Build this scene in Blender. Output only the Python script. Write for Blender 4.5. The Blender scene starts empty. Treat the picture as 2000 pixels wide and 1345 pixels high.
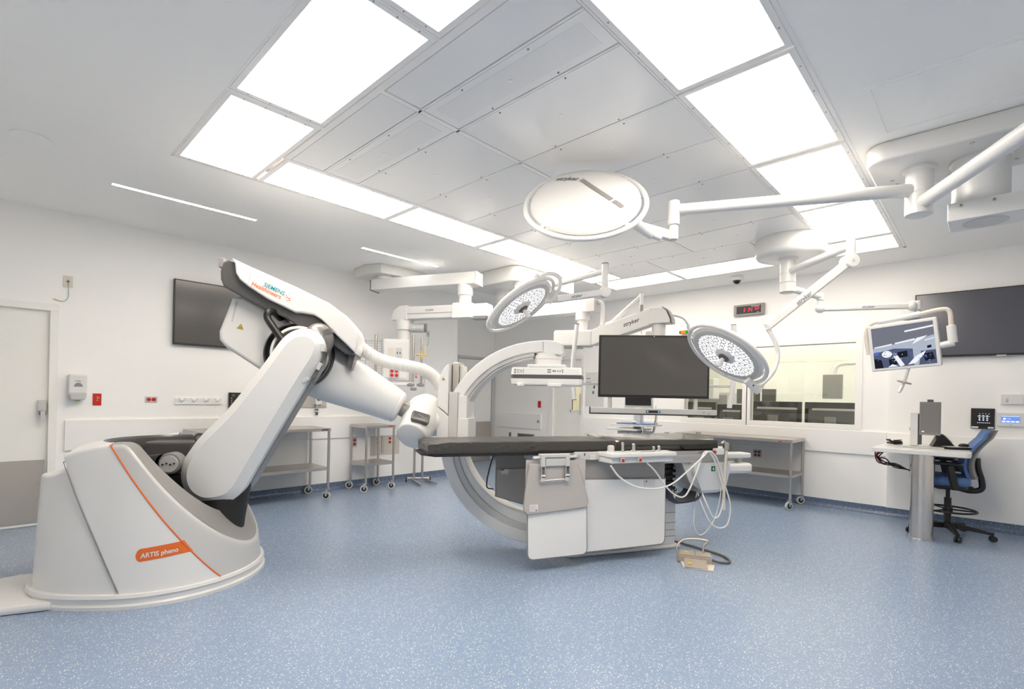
import bpy, bmesh, math, random
from mathutils import Vector, Matrix
S = bpy.context.scene
COL = S.collection
rad = math.radians

# ---------------------------------------------------------------- camera, world, exposure
YAW, ROLL, CAM_H = rad(43.57), rad(1.188), 1.309
_F = Vector((math.cos(YAW), math.sin(YAW), 0)); _R = Vector((math.sin(YAW), -math.cos(YAW), 0)); _U = Vector((0, 0, 1))
_r = math.cos(ROLL)*_R + math.sin(ROLL)*_U; _u = -math.sin(ROLL)*_R + math.cos(ROLL)*_U
cd = bpy.data.cameras.new('camera'); cam = bpy.data.objects.new('camera', cd); COL.objects.link(cam)
cd.sensor_width = 36; cd.sensor_fit = 'HORIZONTAL'; cd.lens = 982/2000*36; cd.shift_y = (775.7-672.5)/2000
cd.clip_start = .05; cd.clip_end = 60
cam.matrix_world = Matrix(((_r.x, _u.x, -_F.x, 0), (_r.y, _u.y, -_F.y, 0), (_r.z, _u.z, -_F.z, CAM_H), (0, 0, 0, 1)))
S.camera = cam
w = bpy.data.worlds.new('world'); S.world = w; w.use_nodes = True
w.node_tree.nodes['Background'].inputs[0].default_value = (.9, .95, 1, 1)
w.node_tree.nodes['Background'].inputs[1].default_value = .3
S.view_settings.view_transform = 'Standard'; S.view_settings.look = 'None'
S.view_settings.exposure = 1.42; S.view_settings.gamma = 1; S.view_settings.use_curve_mapping = False
S.cycles.max_bounces = 16; S.cycles.diffuse_bounces = 14; S.cycles.glossy_bounces = 4
S.cycles.transparent_max_bounces = 12; S.cycles.sample_clamp_indirect = 6; S.cycles.caustics_reflective = False; S.cycles.caustics_refractive = False
PANEL_LIGHT = 5.2        # brightness of the ceiling troffers
CONTROL_LIGHT = 3.0      # brightness of the control room lamp

# room sizes (metres): X runs along the left wall, Y along the window wall
XR, YL, H = 7.4217, 6.4925, 3.0
X0, Y0, YA, XC = -1.7, -2.4, 7.62, 5.47      # wall behind the camera, wall on the right, alcove end, alcove corner

# ---------------------------------------------------------------- materials
def lin(c):
    return tuple(((v/255)/12.92 if v/255 <= .04045 else ((v/255+.055)/1.055)**2.4) for v in c)
def mat(name, rgb, rough=.5, metal=0., coat=0., spec=.5, noise=0., nscale=30., bump=0., bscale=200., emit=None, estr=0.):
    m = bpy.data.materials.new(name); m.use_nodes = True
    nt = m.node_tree; b = nt.nodes['Principled BSDF']
    col = (*lin(rgb), 1)
    b.inputs['Base Color'].default_value = col; b.inputs['Roughness'].default_value = rough
    b.inputs['Metallic'].default_value = metal; b.inputs['Coat Weight'].default_value = coat
    b.inputs['Specular IOR Level'].default_value = spec; b.inputs['Coat Roughness'].default_value = .12
    tc = nt.nodes.new('ShaderNodeTexCoord')
    if noise:
        n = nt.nodes.new('ShaderNodeTexNoise'); n.inputs['Scale'].default_value = nscale; n.inputs['Detail'].default_value = 4
        nt.links.new(tc.outputs['Object'], n.inputs['Vector'])
        mx = nt.nodes.new('ShaderNodeMix'); mx.data_type = 'RGBA'
        mx.inputs[6].default_value = (*[c*(1-noise) for c in col[:3]], 1); mx.inputs[7].default_value = (*[min(1, c*(1+noise)) for c in col[:3]], 1)
        nt.links.new(n.outputs['Fac'], mx.inputs[0]); nt.links.new(mx.outputs[2], b.inputs['Base Color'])
    if bump:
        n2 = nt.nodes.new('ShaderNodeTexNoise'); n2.inputs['Scale'].default_value = bscale; n2.inputs['Detail'].default_value = 3
        nt.links.new(tc.outputs['Object'], n2.inputs['Vector'])
        bp = nt.nodes.new('ShaderNodeBump'); bp.inputs['Strength'].default_value = bump; bp.inputs['Distance'].default_value = .01
        nt.links.new(n2.outputs['Fac'], bp.inputs['Height']); nt.links.new(bp.outputs['Normal'], b.inputs['Normal'])
    if emit:
        b.inputs['Emission Color'].default_value = (*lin(emit), 1); b.inputs['Emission Strength'].default_value = estr
    return m
def brushed(name, rgb, rough=.32, sx=3, sz=140):
    m = mat(name, rgb, rough, 1.0); nt = m.node_tree; b = nt.nodes['Principled BSDF']
    tc = nt.nodes.new('ShaderNodeTexCoord'); mp = nt.nodes.new('ShaderNodeMapping'); mp.inputs['Scale'].default_value = (sz, sz, sx)
    n = nt.nodes.new('ShaderNodeTexNoise'); n.inputs['Scale'].default_value = 1; n.inputs['Detail'].default_value = 3
    nt.links.new(tc.outputs['Object'], mp.inputs[0]); nt.links.new(mp.outputs[0], n.inputs['Vector'])
    r = nt.nodes.new('ShaderNodeMapRange'); r.inputs[3].default_value = rough-.08; r.inputs[4].default_value = rough+.12
    nt.links.new(n.outputs['Fac'], r.inputs[0]); nt.links.new(r.outputs[0], b.inputs['Roughness'])
    return m
def vinyl(name, base, speck=1.0):
    m = mat(name, base, .27, spec=.55); nt = m.node_tree; b = nt.nodes['Principled BSDF']
    tc = nt.nodes.new('ShaderNodeTexCoord')
    n = nt.nodes.new('ShaderNodeTexNoise'); n.inputs['Scale'].default_value = 55; n.inputs['Detail'].default_value = 5
    nt.links.new(tc.outputs['Object'], n.inputs['Vector'])
    c = lin(base); mx = nt.nodes.new('ShaderNodeMix'); mx.data_type = 'RGBA'
    mx.inputs[6].default_value = (c[0]*.86, c[1]*.88, c[2]*.9, 1); mx.inputs[7].default_value = (c[0]*1.14, c[1]*1.12, c[2]*1.1, 1)
    nt.links.new(n.outputs['Fac'], mx.inputs[0]); prev = mx.outputs[2]
    for sc, thr, colr, keep in ((75, .19, (226, 228, 220), .42), (130, .20, (212, 218, 220), .4), (105, .15, (84, 104, 138), .6)):
        v = nt.nodes.new('ShaderNodeTexVoronoi'); v.inputs['Scale'].default_value = sc
        nt.links.new(tc.outputs['Object'], v.inputs['Vector'])
        lt = nt.nodes.new('ShaderNodeMapRange'); lt.inputs[1].default_value = thr; lt.inputs[2].default_value = thr*1.35
        lt.inputs[3].default_value = 1; lt.inputs[4].default_value = 0; nt.links.new(v.outputs['Distance'], lt.inputs[0])
        sep = nt.nodes.new('ShaderNodeSeparateColor'); nt.links.new(v.outputs['Color'], sep.inputs[0])
        gt = nt.nodes.new('ShaderNodeMath'); gt.operation = 'GREATER_THAN'; gt.inputs[1].default_value = keep; nt.links.new(sep.outputs[0], gt.inputs[0])
        mu = nt.nodes.new('ShaderNodeMath'); mu.operation = 'MULTIPLY'; nt.links.new(lt.outputs[0], mu.inputs[0]); nt.links.new(gt.outputs[0], mu.inputs[1])
        mu2 = nt.nodes.new('ShaderNodeMath'); mu2.operation = 'MULTIPLY'; mu2.inputs[1].default_value = speck*.85; nt.links.new(mu.outputs[0], mu2.inputs[0])
        m2 = nt.nodes.new('ShaderNodeMix'); m2.data_type = 'RGBA'; m2.inputs[7].default_value = (*lin(colr), 1)
        nt.links.new(mu2.outputs[0], m2.inputs[0]); nt.links.new(prev, m2.inputs[6]); prev = m2.outputs[2]
    nt.links.new(prev, b.inputs['Base Color'])
    return m
def perforated(name, base):
    m = mat(name, base, .4, coat=.25); nt = m.node_tree; b = nt.nodes['Principled BSDF']
    tc = nt.nodes.new('ShaderNodeTexCoord'); sep = nt.nodes.new('ShaderNodeSeparateXYZ'); nt.links.new(tc.outputs['Object'], sep.inputs[0])
    outs = []
    for ax in (0, 1):
        a = nt.nodes.new('ShaderNodeMath'); a.operation = 'MULTIPLY'; a.inputs[1].default_value = 2*math.pi/.0075; nt.links.new(sep.outputs[ax], a.inputs[0])
        s = nt.nodes.new('ShaderNodeMath'); s.operation = 'SINE'; nt.links.new(a.outputs[0], s.inputs[0]); outs.append(s)
    ad = nt.nodes.new('ShaderNodeMath'); ad.operation = 'ADD'; nt.links.new(outs[0].outputs[0], ad.inputs[0]); nt.links.new(outs[1].outputs[0], ad.inputs[1])
    gt = nt.nodes.new('ShaderNodeMath'); gt.operation = 'GREATER_THAN'; gt.inputs[1].default_value = .75; nt.links.new(ad.outputs[0], gt.inputs[0])
    mx = nt.nodes.new('ShaderNodeMix'); mx.data_type = 'RGBA'; c = lin(base)
    mx.inputs[6].default_value = (*c, 1); mx.inputs[7].default_value = (c[0]*.62, c[1]*.62, c[2]*.62, 1)
    nt.links.new(gt.outputs[0], mx.inputs[0]); nt.links.new(mx.outputs[2], b.inputs['Base Color'])
    return m
def emission(name, rgb, strength):
    m = bpy.data.materials.new(name); m.use_nodes = True; nt = m.node_tree
    for n in list(nt.nodes): nt.nodes.remove(n)
    e = nt.nodes.new('ShaderNodeEmission'); e.inputs[0].default_value = (*lin(rgb), 1); e.inputs[1].default_value = strength
    o = nt.nodes.new('ShaderNodeOutputMaterial'); nt.links.new(e.outputs[0], o.inputs[0]); return m
def glass(name, tint=(245, 248, 246), gloss=1.0):
    m = bpy.data.materials.new(name); m.use_nodes = True; nt = m.node_tree
    for n in list(nt.nodes): nt.nodes.remove(n)
    t = nt.nodes.new('ShaderNodeBsdfTransparent'); t.inputs[0].default_value = (*lin(tint), 1)
    g = nt.nodes.new('ShaderNodeBsdfGlossy'); g.inputs['Roughness'].default_value = .0
    f = nt.nodes.new('ShaderNodeFresnel'); f.inputs[0].default_value = 1.5
    mu = nt.nodes.new('ShaderNodeMath'); mu.operation = 'MULTIPLY'; mu.inputs[1].default_value = gloss; nt.links.new(f.outputs[0], mu.inputs[0])
    x = nt.nodes.new('ShaderNodeMixShader'); o = nt.nodes.new('ShaderNodeOutputMaterial')
    nt.links.new(mu.outputs[0], x.inputs[0]); nt.links.new(t.outputs[0], x.inputs[1]); nt.links.new(g.outputs[0], x.inputs[2]); nt.links.new(x.outputs[0], o.inputs[0])
    return m

M = dict(
    wall=mat('wall_paint', (246, 244, 241), .6, noise=.015, nscale=3, bump=.02, bscale=300),
    wall_sheet=mat('wall_protection_sheet', (243, 241, 238), .38, noise=.01, nscale=5),
    ceiling=mat('ceiling_paint', (252, 250, 246), .7, noise=.012, nscale=2),
    grid=mat('ceiling_grid_metal', (244, 242, 240), .35, coat=.2),
    panel=mat('ceiling_panel_metal', (240, 239, 238), .3, coat=.35),
    perf=perforated('perforated_panel_metal', (244, 243, 242)),
    gap=mat('shadow_gap', (60, 58, 56), .8),
    floor=vinyl('speckled_blue_vinyl', (130, 148, 174)),
    cove=vinyl('speckled_blue_vinyl_shaded', (92, 108, 134), .7),  # floor vinyl again, darkened to carry the shade of the upright cove
    white=mat('white_enamel', (222, 221, 219), .32, coat=.2),
    wmatte=mat('white_plastic', (220, 219, 216), .45),
    lgrey=mat('light_grey_plastic', (196, 195, 193), .38, coat=.15),
    mgrey=mat('mid_grey_plastic', (138, 136, 134), .36, coat=.25),
    dgrey=mat('dark_grey_plastic', (84, 82, 81), .34, coat=.35),
    black=mat('black_plastic', (26, 25, 25), .42),
    rubber=mat('black_rubber', (33, 32, 31), .6),
    orange=mat('orange_paint', (224, 106, 38), .4),
    teal=mat('teal_print', (0, 153, 168), .5),
    oprint=mat('orange_print', (230, 105, 35), .5),
    print=mat('grey_print', (120, 119, 118), .6),
    dprint=mat('dark_print', (48, 48, 50), .6),
    steel=brushed('brushed_steel', (196, 190, 184)),
    steelv=brushed('brushed_steel_column', (214, 208, 202), .22, 1.5, 90),
    steeld=brushed('worn_kick_steel', (206, 199, 190), .45),
    chrome=mat('chrome', (215, 214, 212), .14, 1.),
    red=mat('red_plastic', (196, 32, 32), .4),
    dred=mat('dark_red_plastic', (110, 22, 26), .45),
    yellow=mat('yellow_plastic', (232, 190, 50), .45),
    tvglass=mat('switched_off_screen', (84, 81, 78), .16, spec=.6),
    tvglass_pale=mat('pale_switched_off_screen', (128, 124, 121), .3), capgrey=mat('warm_grey_cap', (118, 115, 113), .3, coat=.4),
    tvglass2=mat('switched_off_screen_bluish', (84, 84, 92), .2, spec=.6),
    fabric_dk=mat('dark_mattress_fabric', (66, 63, 60), .28, noise=.10, nscale=14, bump=.10, bscale=16),
    mattress_vinyl=mat('dark_mattress_vinyl', (70, 67, 64), .16, noise=.08, nscale=14, bump=.05, bscale=10),
    leather=mat('grey_lead_apron', (186, 180, 175), .5, noise=.05, nscale=6, bump=.12, bscale=9),
    leather_lt=mat('light_lead_curtain', (234, 232, 228), .45, noise=.02, nscale=5, bump=.06, bscale=6),
    leather_dk=mat('grey_lead_fabric', (156, 152, 147), .6, noise=.08, nscale=40),
    bag=mat('slate_fabric', (102, 106, 114), .7, noise=.1, nscale=20),
    blue=mat('blue_chair_vinyl', (86, 118, 168), .42),
    tan=mat('taupe_plastic', (168, 158, 146), .45),
    clear=glass('clear_plastic', (235, 236, 236), 1.2),
    pane=glass('window_pane', (246, 248, 244), 1.25),
    cream=mat('cream_paint', (241, 239, 233), .6),
    green=mat('green_plastic', (20, 110, 70), .5),
    hose=mat('white_hose', (228, 226, 223), .5),
    cable=mat('white_cable', (232, 230, 226), .45),
    beige=mat('beige_plastic', (214, 205, 194), .5),
    greycable=mat('grey_cable', (104, 100, 96), .5),
    ledface=emission('lamp_led_glow', (255, 253, 250), .55),
    troffer=emission('ceiling_light_glow', (255, 245, 231), PANEL_LIGHT*1.12), troffer_right=emission('ceiling_light_glow_right', (255, 245, 231), PANEL_LIGHT*.8), troffer_far=emission('ceiling_light_glow_far', (255, 245, 231), PANEL_LIGHT*.55),
    strip=emission('strip_light_glow', (255, 252, 246), 9),
    reddigit=emission('red_led_digits', (255, 60, 84), .6),
    greenled=emission('green_led', (90, 235, 150), .6),
    amber=emission('amber_beacon', (255, 150, 40), .4), greenb=emission('green_beacon', (30, 180, 80), .35),
    blueled=emission('blue_led', (110, 190, 240), .5),
    lcd=emission('blue_lcd', (112, 150, 232), .4), lcdw=emission('white_lcd_icons', (225, 235, 250), .42),
    scr_grey=emission('screen_grey', (118, 120, 132), .38), scr_lt=emission('screen_pale', (176, 184, 200), .38), scr_w=emission('screen_white', (240, 243, 250), .38),
    scr_dk=emission('screen_dark', (30, 32, 44), .38), scr_mid=emission('screen_slate', (84, 92, 118), .38), scr_blue=emission('screen_blue', (92, 110, 190), .38),
    dimglow=mat('lamp_reflector', (206, 206, 212), .25, .9),
)
# ---------------------------------------------------------------- mesh helpers
def P(a, b, z=0.):
    """floor-plan axes of the equipment (turned 46.43 degrees against the walls) -> room axes"""
    return Vector((b*math.cos(YAW)+a*math.sin(YAW), b*math.sin(YAW)-a*math.cos(YAW), z))
def frame(o, x, z=(0, 0, 1)):
    x = Vector(x).normalized(); z = Vector(z); z = (z - x*z.dot(x)).normalized(); y = z.cross(x)
    return Matrix(((x.x, y.x, z.x, o[0]), (x.y, y.y, z.y, o[1]), (x.z, y.z, z.z, o[2]), (0, 0, 0, 1)))
def plan_frame(a, b, heading, z=0.):
    h = rad(heading); return frame(P(a, b, z), P(math.cos(h), math.sin(h)))
def wmat(o):
    m = Matrix.Translation(o.location) @ o.rotation_euler.to_matrix().to_4x4()
    return wmat(o.parent) @ m if o.parent else m
def smooth_line(pts, k=4, closed=False):
    pts = [Vector(p) for p in pts]; n = len(pts); out = []
    rng = range(n if closed else n-1)
    for i in rng:
        p0 = pts[(i-1) % n] if (closed or i > 0) else pts[i]*2-pts[i+1]
        p1, p2 = pts[i], pts[(i+1) % n]
        p3 = pts[(i+2) % n] if (closed or i+2 < n) else p2*2-p1
        for j in range(k):
            t = j/k
            out.append(.5*((2*p1)+(p2-p0)*t+(2*p0-5*p1+4*p2-p3)*t*t+(3*p1-p0-3*p2+p3)*t**3))
    if not closed: out.append(pts[-1])
    return out
class MB:
    def __init__(s, xf=None): s.v = []; s.f = []; s.mi = []; s.mats = []; s.xf = xf or Matrix()
    def mat(s, m):
        m = M[m] if isinstance(m, str) else m
        if m not in s.mats: s.mats.append(m)
        return s.mats.index(m)
    def add(s, vs, fs, m):
        b = len(s.v); i = s.mat(m)
        s.v += [s.xf @ Vector(v) for v in vs]
        for f in fs: s.f.append([b+k for k in f]); s.mi.append(i)
        return s
    def bm(s, bm, m):
        bm.verts.index_update(); s.add([v.co.copy() for v in bm.verts], [[v.index for v in f.verts] for f in bm.faces], m); bm.free(); return s
    def box(s, x0, x1, y0, y1, z0, z1, m, bev=0., seg=2, xf=None):
        bm = bmesh.new(); bmesh.ops.create_cube(bm, size=1)
        for v in bm.verts:
            v.co = Vector(((x0+x1)/2+v.co.x*(x1-x0), (y0+y1)/2+v.co.y*(y1-y0), (z0+z1)/2+v.co.z*(z1-z0)))
        if bev: bmesh.ops.bevel(bm, geom=bm.edges[:], offset=bev, segments=seg, affect='EDGES', profile=.5)
        if xf: bm.transform(xf)
        return s.bm(bm, m)
    def vbox(s, x0, x1, y0, y1, z0, z1, m, rv, bev=.004, seg=5, only=None):
        """box with rounded upright edges"""
        pts = []
        for cx, cy, a0 in ((x1, y1, 0), (x0, y1, 90), (x0, y0, 180), (x1, y0, 270)):
            ox = cx-rv if cx == x1 else cx+rv; oy = cy-rv if cy == y1 else cy+rv
            for k in range(seg+1):
                a = rad(a0+90*k/seg); pts.append((ox+rv*math.cos(a), oy+rv*math.sin(a)))
        return s.extrude([(p[0], p[1]) for p in pts], z0, z1, m, bev)
    def extrude(s, outline, z0, z1, m, bev=0., seg=2, top_only=False):
        """outline in local XY, extruded along Z"""
        bm = bmesh.new(); lo = [bm.verts.new((p[0], p[1], z0)) for p in outline]; hi = [bm.verts.new((p[0], p[1], z1)) for p in outline]
        n = len(outline); bm.faces.new(hi); bm.faces.new(lo[::-1])
        for i in range(n): bm.faces.new((lo[i], lo[(i+1) % n], hi[(i+1) % n], hi[i]))
        bmesh.ops.recalc_face_normals(bm, faces=bm.faces[:])
        if bev:
            ed = [e for e in bm.edges if abs(e.verts[0].co.z-e.verts[1].co.z) < 1e-7]
            if top_only: ed = [e for e in ed if abs(e.verts[0].co.z-z1) < 1e-7]
            bmesh.ops.bevel(bm, geom=ed, offset=bev, segments=seg, affect='EDGES', profile=.5, clamp_overlap=True)
        return s.bm(bm, m)
    def prism(s, outline, y0, y1, m, bev=0., seg=2):
        """outline in local XZ, thickness along Y"""
        old = s.xf; s.xf = s.xf @ Matrix(((1, 0, 0, 0), (0, 0, -1, 0), (0, 1, 0, 0), (0, 0, 0, 1)))
        s.extrude(outline, -y1, -y0, m, bev, seg); s.xf = old; return s
    def rings(s, rings, m, cap0=True, cap1=True, closed=True):
        n = len(rings[0]); vs = [p for r in rings for p in r]; fs = []
        for i in range(len(rings)-1):
            for j in range(n if closed else n-1):
                a = i*n+j; b = i*n+(j+1) % n; fs.append((a, b, b+n, a+n))
        if cap0: fs.append(list(range(n))[::-1])
        if cap1: fs.append([(len(rings)-1)*n+k for k in range(n)])
        return s.add(vs, fs, m)
    def axes(s, d):
        d = Vector(d).normalized(); u = Vector((0, 0, 1)) if abs(d.z) < .9 else Vector((1, 0, 0))
        a = d.cross(u).normalized(); return a, d.cross(a).normalized(), d
    def lathe(s, prof, o, d, m, n=28, caps=True):
        """prof: (radius, distance along d)"""
        a, b, d = s.axes(d); o = Vector(o)
        rs = [[o+d*h+(a*math.cos(2*math.pi*k/n)+b*math.sin(2*math.pi*k/n))*max(r, 1e-4) for k in range(n)] for r, h in prof]
        return s.rings(rs, m, caps, caps)
    def cyl(s, p0, p1, r0, m, r1=None, n=20, bev=0.):
        p0, p1 = Vector(p0), Vector(p1); L = (p1-p0).length; r1 = r0 if r1 is None else r1
        pr = [(r0, 0), (r1, L)] if not bev else [(r0-bev, 0), (r0-bev*.3, bev*.3), (r0, bev), (r1, L-bev), (r1-bev*.3, L-bev*.3), (r1-bev, L)]
        return s.lathe(pr, p0, p1-p0, m, n)
    def tube(s, pts, r, m, n=10, k=0, closed=False):
        if k: pts = smooth_line(pts, k, closed)
        pts = [Vector(p) for p in pts]; N = len(pts); rs = []; prev = None
        rr = r if callable(r) else (lambda t: r)
        for i, p in enumerate(pts):
            t = (pts[(i+1) % N]-pts[(i-1) % N]) if closed else (pts[min(i+1, N-1)]-pts[max(i-1, 0)])
            t.normalize()
            if prev is None: a, b, _ = s.axes(t)
            else:
                a = (prev-t*prev.dot(t)).normalized(); b = t.cross(a)
            prev = a; q = rr(i/(N-1))
            rs.append([p+(a*math.cos(2*math.pi*j/n)+b*math.sin(2*math.pi*j/n))*q for j in range(n)])
        if closed: rs.append(rs[0]); return s.rings(rs, m, False, False)
        return s.rings(rs, m)
    def ball(s, c, r, m, n=24, sc=(1, 1, 1)):
        bm = bmesh.new(); bmesh.ops.create_uvsphere(bm, u_segments=n, v_segments=n//2, radius=r)
        for v in bm.verts: v.co = Vector((v.co.x*sc[0]+c[0], v.co.y*sc[1]+c[1], v.co.z*sc[2]+c[2]))
        return s.bm(bm, m)
    def quad(s, a, b, c, d, m): return s.add([a, b, c, d], [(0, 1, 2, 3)], m)
    def beam(s, p0, p1, wid, hgt, m, bev=.012):
        """box bar between two points, wid sideways, hgt upright"""
        p0, p1 = Vector(p0), Vector(p1); L = (p1-p0).length
        return s.box(0, L, -wid/2, wid/2, -hgt/2, hgt/2, m, bev, 2, frame(p0, p1-p0))
    def build(s, name, parent=None, angle=38, flat=False):
        me = bpy.data.meshes.new(name)
        inv = wmat(parent).inverted() if parent else Matrix()
        me.from_pydata([inv @ v for v in s.v], [], s.f)
        for m in s.mats: me.materials.append(m)
        me.polygons.foreach_set('material_index', s.mi)
        bm = bmesh.new(); bm.from_mesh(me); bmesh.ops.remove_doubles(bm, verts=bm.verts[:], dist=1e-6)
        bmesh.ops.recalc_face_normals(bm, faces=bm.faces[:]); bm.to_mesh(me); bm.free()
        if not flat:
            me.polygons.foreach_set('use_smooth', [True]*len(me.polygons)); me.set_sharp_from_angle(angle=rad(angle))
        o = bpy.data.objects.new(name, me); COL.objects.link(o)
        if not flat:
            wn = o.modifiers.new('weighted_normals', 'WEIGHTED_NORMAL'); wn.keep_sharp = True; wn.weight = 80
        if parent: o.parent = parent
        return o
    def thing(s, name, label, cat, group=None, angle=38, kind=None, flat=False):
        o = s.build(name, None, angle, flat)
        me = o.data; vs = [v.co for v in me.vertices]
        lo = Vector([min(v[i] for v in vs) for i in range(3)]); hi = Vector([max(v[i] for v in vs) for i in range(3)])
        c = Vector(((lo.x+hi.x)/2, (lo.y+hi.y)/2, lo.z)); me.transform(Matrix.Translation(-c)); o.location = c
        tag(o, label, cat, group, kind); return o
def tag(o, label=None, cat=None, group=None, kind=None):
    if label: o['label'] = label
    if cat: o['category'] = cat
    if group: o['group'] = group
    if kind: o['kind'] = kind
    return o
def root(name, label, cat, loc, rz=0., group=None):
    o = bpy.data.objects.new(name, None); COL.objects.link(o); o.location = loc; o.rotation_euler = (0, 0, rz); o.empty_display_size = .1
    return tag(o, label, cat, group)
def struct(mb, name, label=None, cat=None, parent=None, flat=False):
    o = mb.build(name, parent, flat=flat)
    if not parent: o['kind'] = 'structure'; o['label'] = label or name.replace('_', ' '); o['category'] = cat or name.split('_')[0]
    return o
def copy_tree(src, loc, rz=None, label=None, group=None):
    def cp(o, par):
        c = o.copy(); COL.objects.link(c)
        if par: c.parent = par
        for ch in [x for x in bpy.data.objects if x.parent == o]: cp(ch, c)
        return c
    r = cp(src, None); r.location = loc
    if rz is not None: r.rotation_euler = (0, 0, rz)
    if label: r['label'] = label
    if group: r['group'] = group
    return r
DG = None
def text_mesh(body, size, shear=0., bold=0.):
    cu = bpy.data.curves.new('lettering', 'FONT'); cu.body = body; cu.size = size; cu.shear = shear; cu.offset = bold; cu.resolution_u = 3
    o = bpy.data.objects.new('lettering', cu); COL.objects.link(o)
    dg = bpy.context.evaluated_depsgraph_get(); dg.update()
    me = bpy.data.meshes.new_from_object(o.evaluated_get(dg))
    vs = [v.co.copy() for v in me.vertices]; fs = [list(p.vertices) for p in me.polygons]
    bpy.data.objects.remove(o); bpy.data.curves.remove(cu); bpy.data.meshes.remove(me)
    return vs, fs
def write(mb, body, o, x, up, width, m, shear=0., bold=0., center=False, hscale=1.0, warp=None):
    """flat lettering of the given width at point o, reading along x"""
    vs, fs = text_mesh(body, 1., shear, bold)
    x0 = min(v.x for v in vs); x1 = max(v.x for v in vs); k = width/(x1-x0); o = Vector(o); x = Vector(x).normalized(); up = Vector(up).normalized()
    off = -.5*width if center else 0
    q = [(v.x-x0)*k+off for v in vs]
    if warp: pts = [warp(a, v.y*k*hscale) for a, v in zip(q, vs)]
    else: pts = [o+x*a+up*(v.y*k*hscale) for a, v in zip(q, vs)]
    mb.add(pts, fs, m)
# ---------------------------------------------------------------- the room
T = .12
mb = MB(); mb.box(X0-T, XR+T, Y0-T, YA+T, -.1, 0, 'floor'); struct(mb, 'floor', 'speckled blue vinyl floor', flat=True)
# ceiling: plain plaster around the opening of the lit grid
GX0, GX1, GY0, GY1 = .905, 6.76, .675, 4.29
mb = MB()
mb.box(X0-T, GX0, Y0-T, YA+T, H, H+.1, 'ceiling'); mb.box(GX1, XR+T, Y0-T, YA+T, H, H+.1, 'ceiling')
mb.box(GX0, GX1, Y0-T, GY0, H, H+.1, 'ceiling'); mb.box(GX0, GX1, GY1, YA+T, H, H+.1, 'ceiling')
mb.box(GX0, GX1, GY0, GY1, H+.1, H+.14, 'gap'); struct(mb, 'ceiling', 'pale plaster ceiling', flat=True)
# walls
DX0, DX1, DH = -.62, .447, 2.075            # door in the left wall
mb = MB(); mb.box(X0-T, DX0, YL, YL+T, 0, H, 'wall'); mb.box(DX1, XC, YL, YL+T, 0, H, 'wall'); mb.box(DX0, DX1, YL, YL+T, DH, H, 'wall')
mb.box(XC-T, XC, YL+T, YA, 0, H, 'wall'); struct(mb, 'wall_left', 'long white wall on the left', flat=True)
mb = MB(); mb.box(XC-T, XR+T, YA, YA+T, 0, H, 'wall'); struct(mb, 'wall_alcove', 'end wall of the door alcove', flat=True)
WA, WB, WC, WD, WZ0, WZ1 = 1.21, 2.44, 2.55, 3.40, 1.055, 2.08      # observation windows
D2A, D2B, D2H = 5.33, 6.02, 2.06
JOG = .885
mb = MB()
mb.box(XR, XR+T, JOG, WA, 0, H, 'wall'); mb.box(XR, XR+T, WA, WD, 0, WZ0, 'wall'); mb.box(XR, XR+T, WA, WD, WZ1, H, 'wall'); mb.box(XR, XR+T, WB, WC, WZ0, WZ1, 'wall')
mb.box(XR, XR+T, WD, D2A, 0, H, 'wall'); mb.box(XR, XR+T, D2B, YA+T, 0, H, 'wall'); mb.box(XR, XR+T, D2A, D2B, D2H, H, 'wall')
struct(mb, 'wall_right', 'white wall with the observation windows', flat=True)
mb = MB(); mb.box(XR-.022, XR+T, Y0, JOG, 0, H, 'wall'); mb.box(XR-.04, XR-.02, Y0, JOG-.006, .1, .985, 'wall_sheet', .004)
struct(mb, 'wall_desk', 'projecting white wall behind the desk', flat=True)
mb = MB(); mb.box(X0-T, X0, Y0-T, YL, 0, H, 'wall'); struct(mb, 'wall_back', 'white wall behind the camera', flat=True)
mb = MB(); mb.box(X0-T, XR+T, Y0-T, Y0, 0, H, 'wall'); struct(mb, 'wall_near', 'white wall to the right of the camera', flat=True)
# coved skirting: profile (distance from wall, height)
cove = [(0, .0), (.05, .0), (.035, .004), (.02, .014), (.01, .03), (.006, .05), (.006, .1), (0, .1)]
def skirting(name, p0, p1, nrm, lab):
    mb = MB(); n = Vector((nrm[0], nrm[1], 0)); p0, p1 = Vector((*p0, 0)), Vector((*p1, 0))
    mb.rings([[p+n*d+Vector((0, 0, z)) for d, z in cove] for p in (p0, p1)], 'cove'); struct(mb, name, lab, 'baseboard')
skirting('baseboard_left', (DX1+.07, YL), (XC, YL), (0, -1), 'blue coved skirting of the left wall, shade in its colour')
skirting('baseboard_right', (XR, JOG), (XR, D2A-.06), (-1, 0), 'blue coved skirting below the windows, shade in its colour')
skirting('baseboard_desk', (XR-.022, Y0), (XR-.022, JOG), (-1, 0), 'blue coved skirting behind the desk, shade in its colour')
skirting('baseboard_alcove', (XR, D2B+.06), (XR, YA), (-1, 0), 'blue coved skirting of the alcove, shade in its colour')
# wall-protection bands
mb = MB(); mb.box(.545, XC-.004, YL-.022, YL, .703, 1.0, 'wall_sheet', .004); struct(mb, 'trim_1', 'white bumper panel along the left wall', 'trim')
mb = MB(); mb.box(XR-.022, XR, JOG+.002, D2A-.07, .70, .985, 'wall_sheet', .004); struct(mb, 'trim_2', 'white bumper panel below the windows', 'trim')
mb = MB(); mb.box(XR-.022, XR, 6.26, 7.42, .70, 1.0, 'wall_sheet', .004); struct(mb, 'trim_3', 'white bumper panel in the alcove', 'trim')
mb = MB(); mb.box(XC-.05, XC+.006, YL-.006, YL, .1, 2.0, 'wall_sheet', .002); mb.box(XC, XC+.006, YL-.006, YL+.05, .1, 2.0, 'wall_sheet', .002)
struct(mb, 'trim_4', 'white corner guard of the left wall', 'trim')

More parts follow.
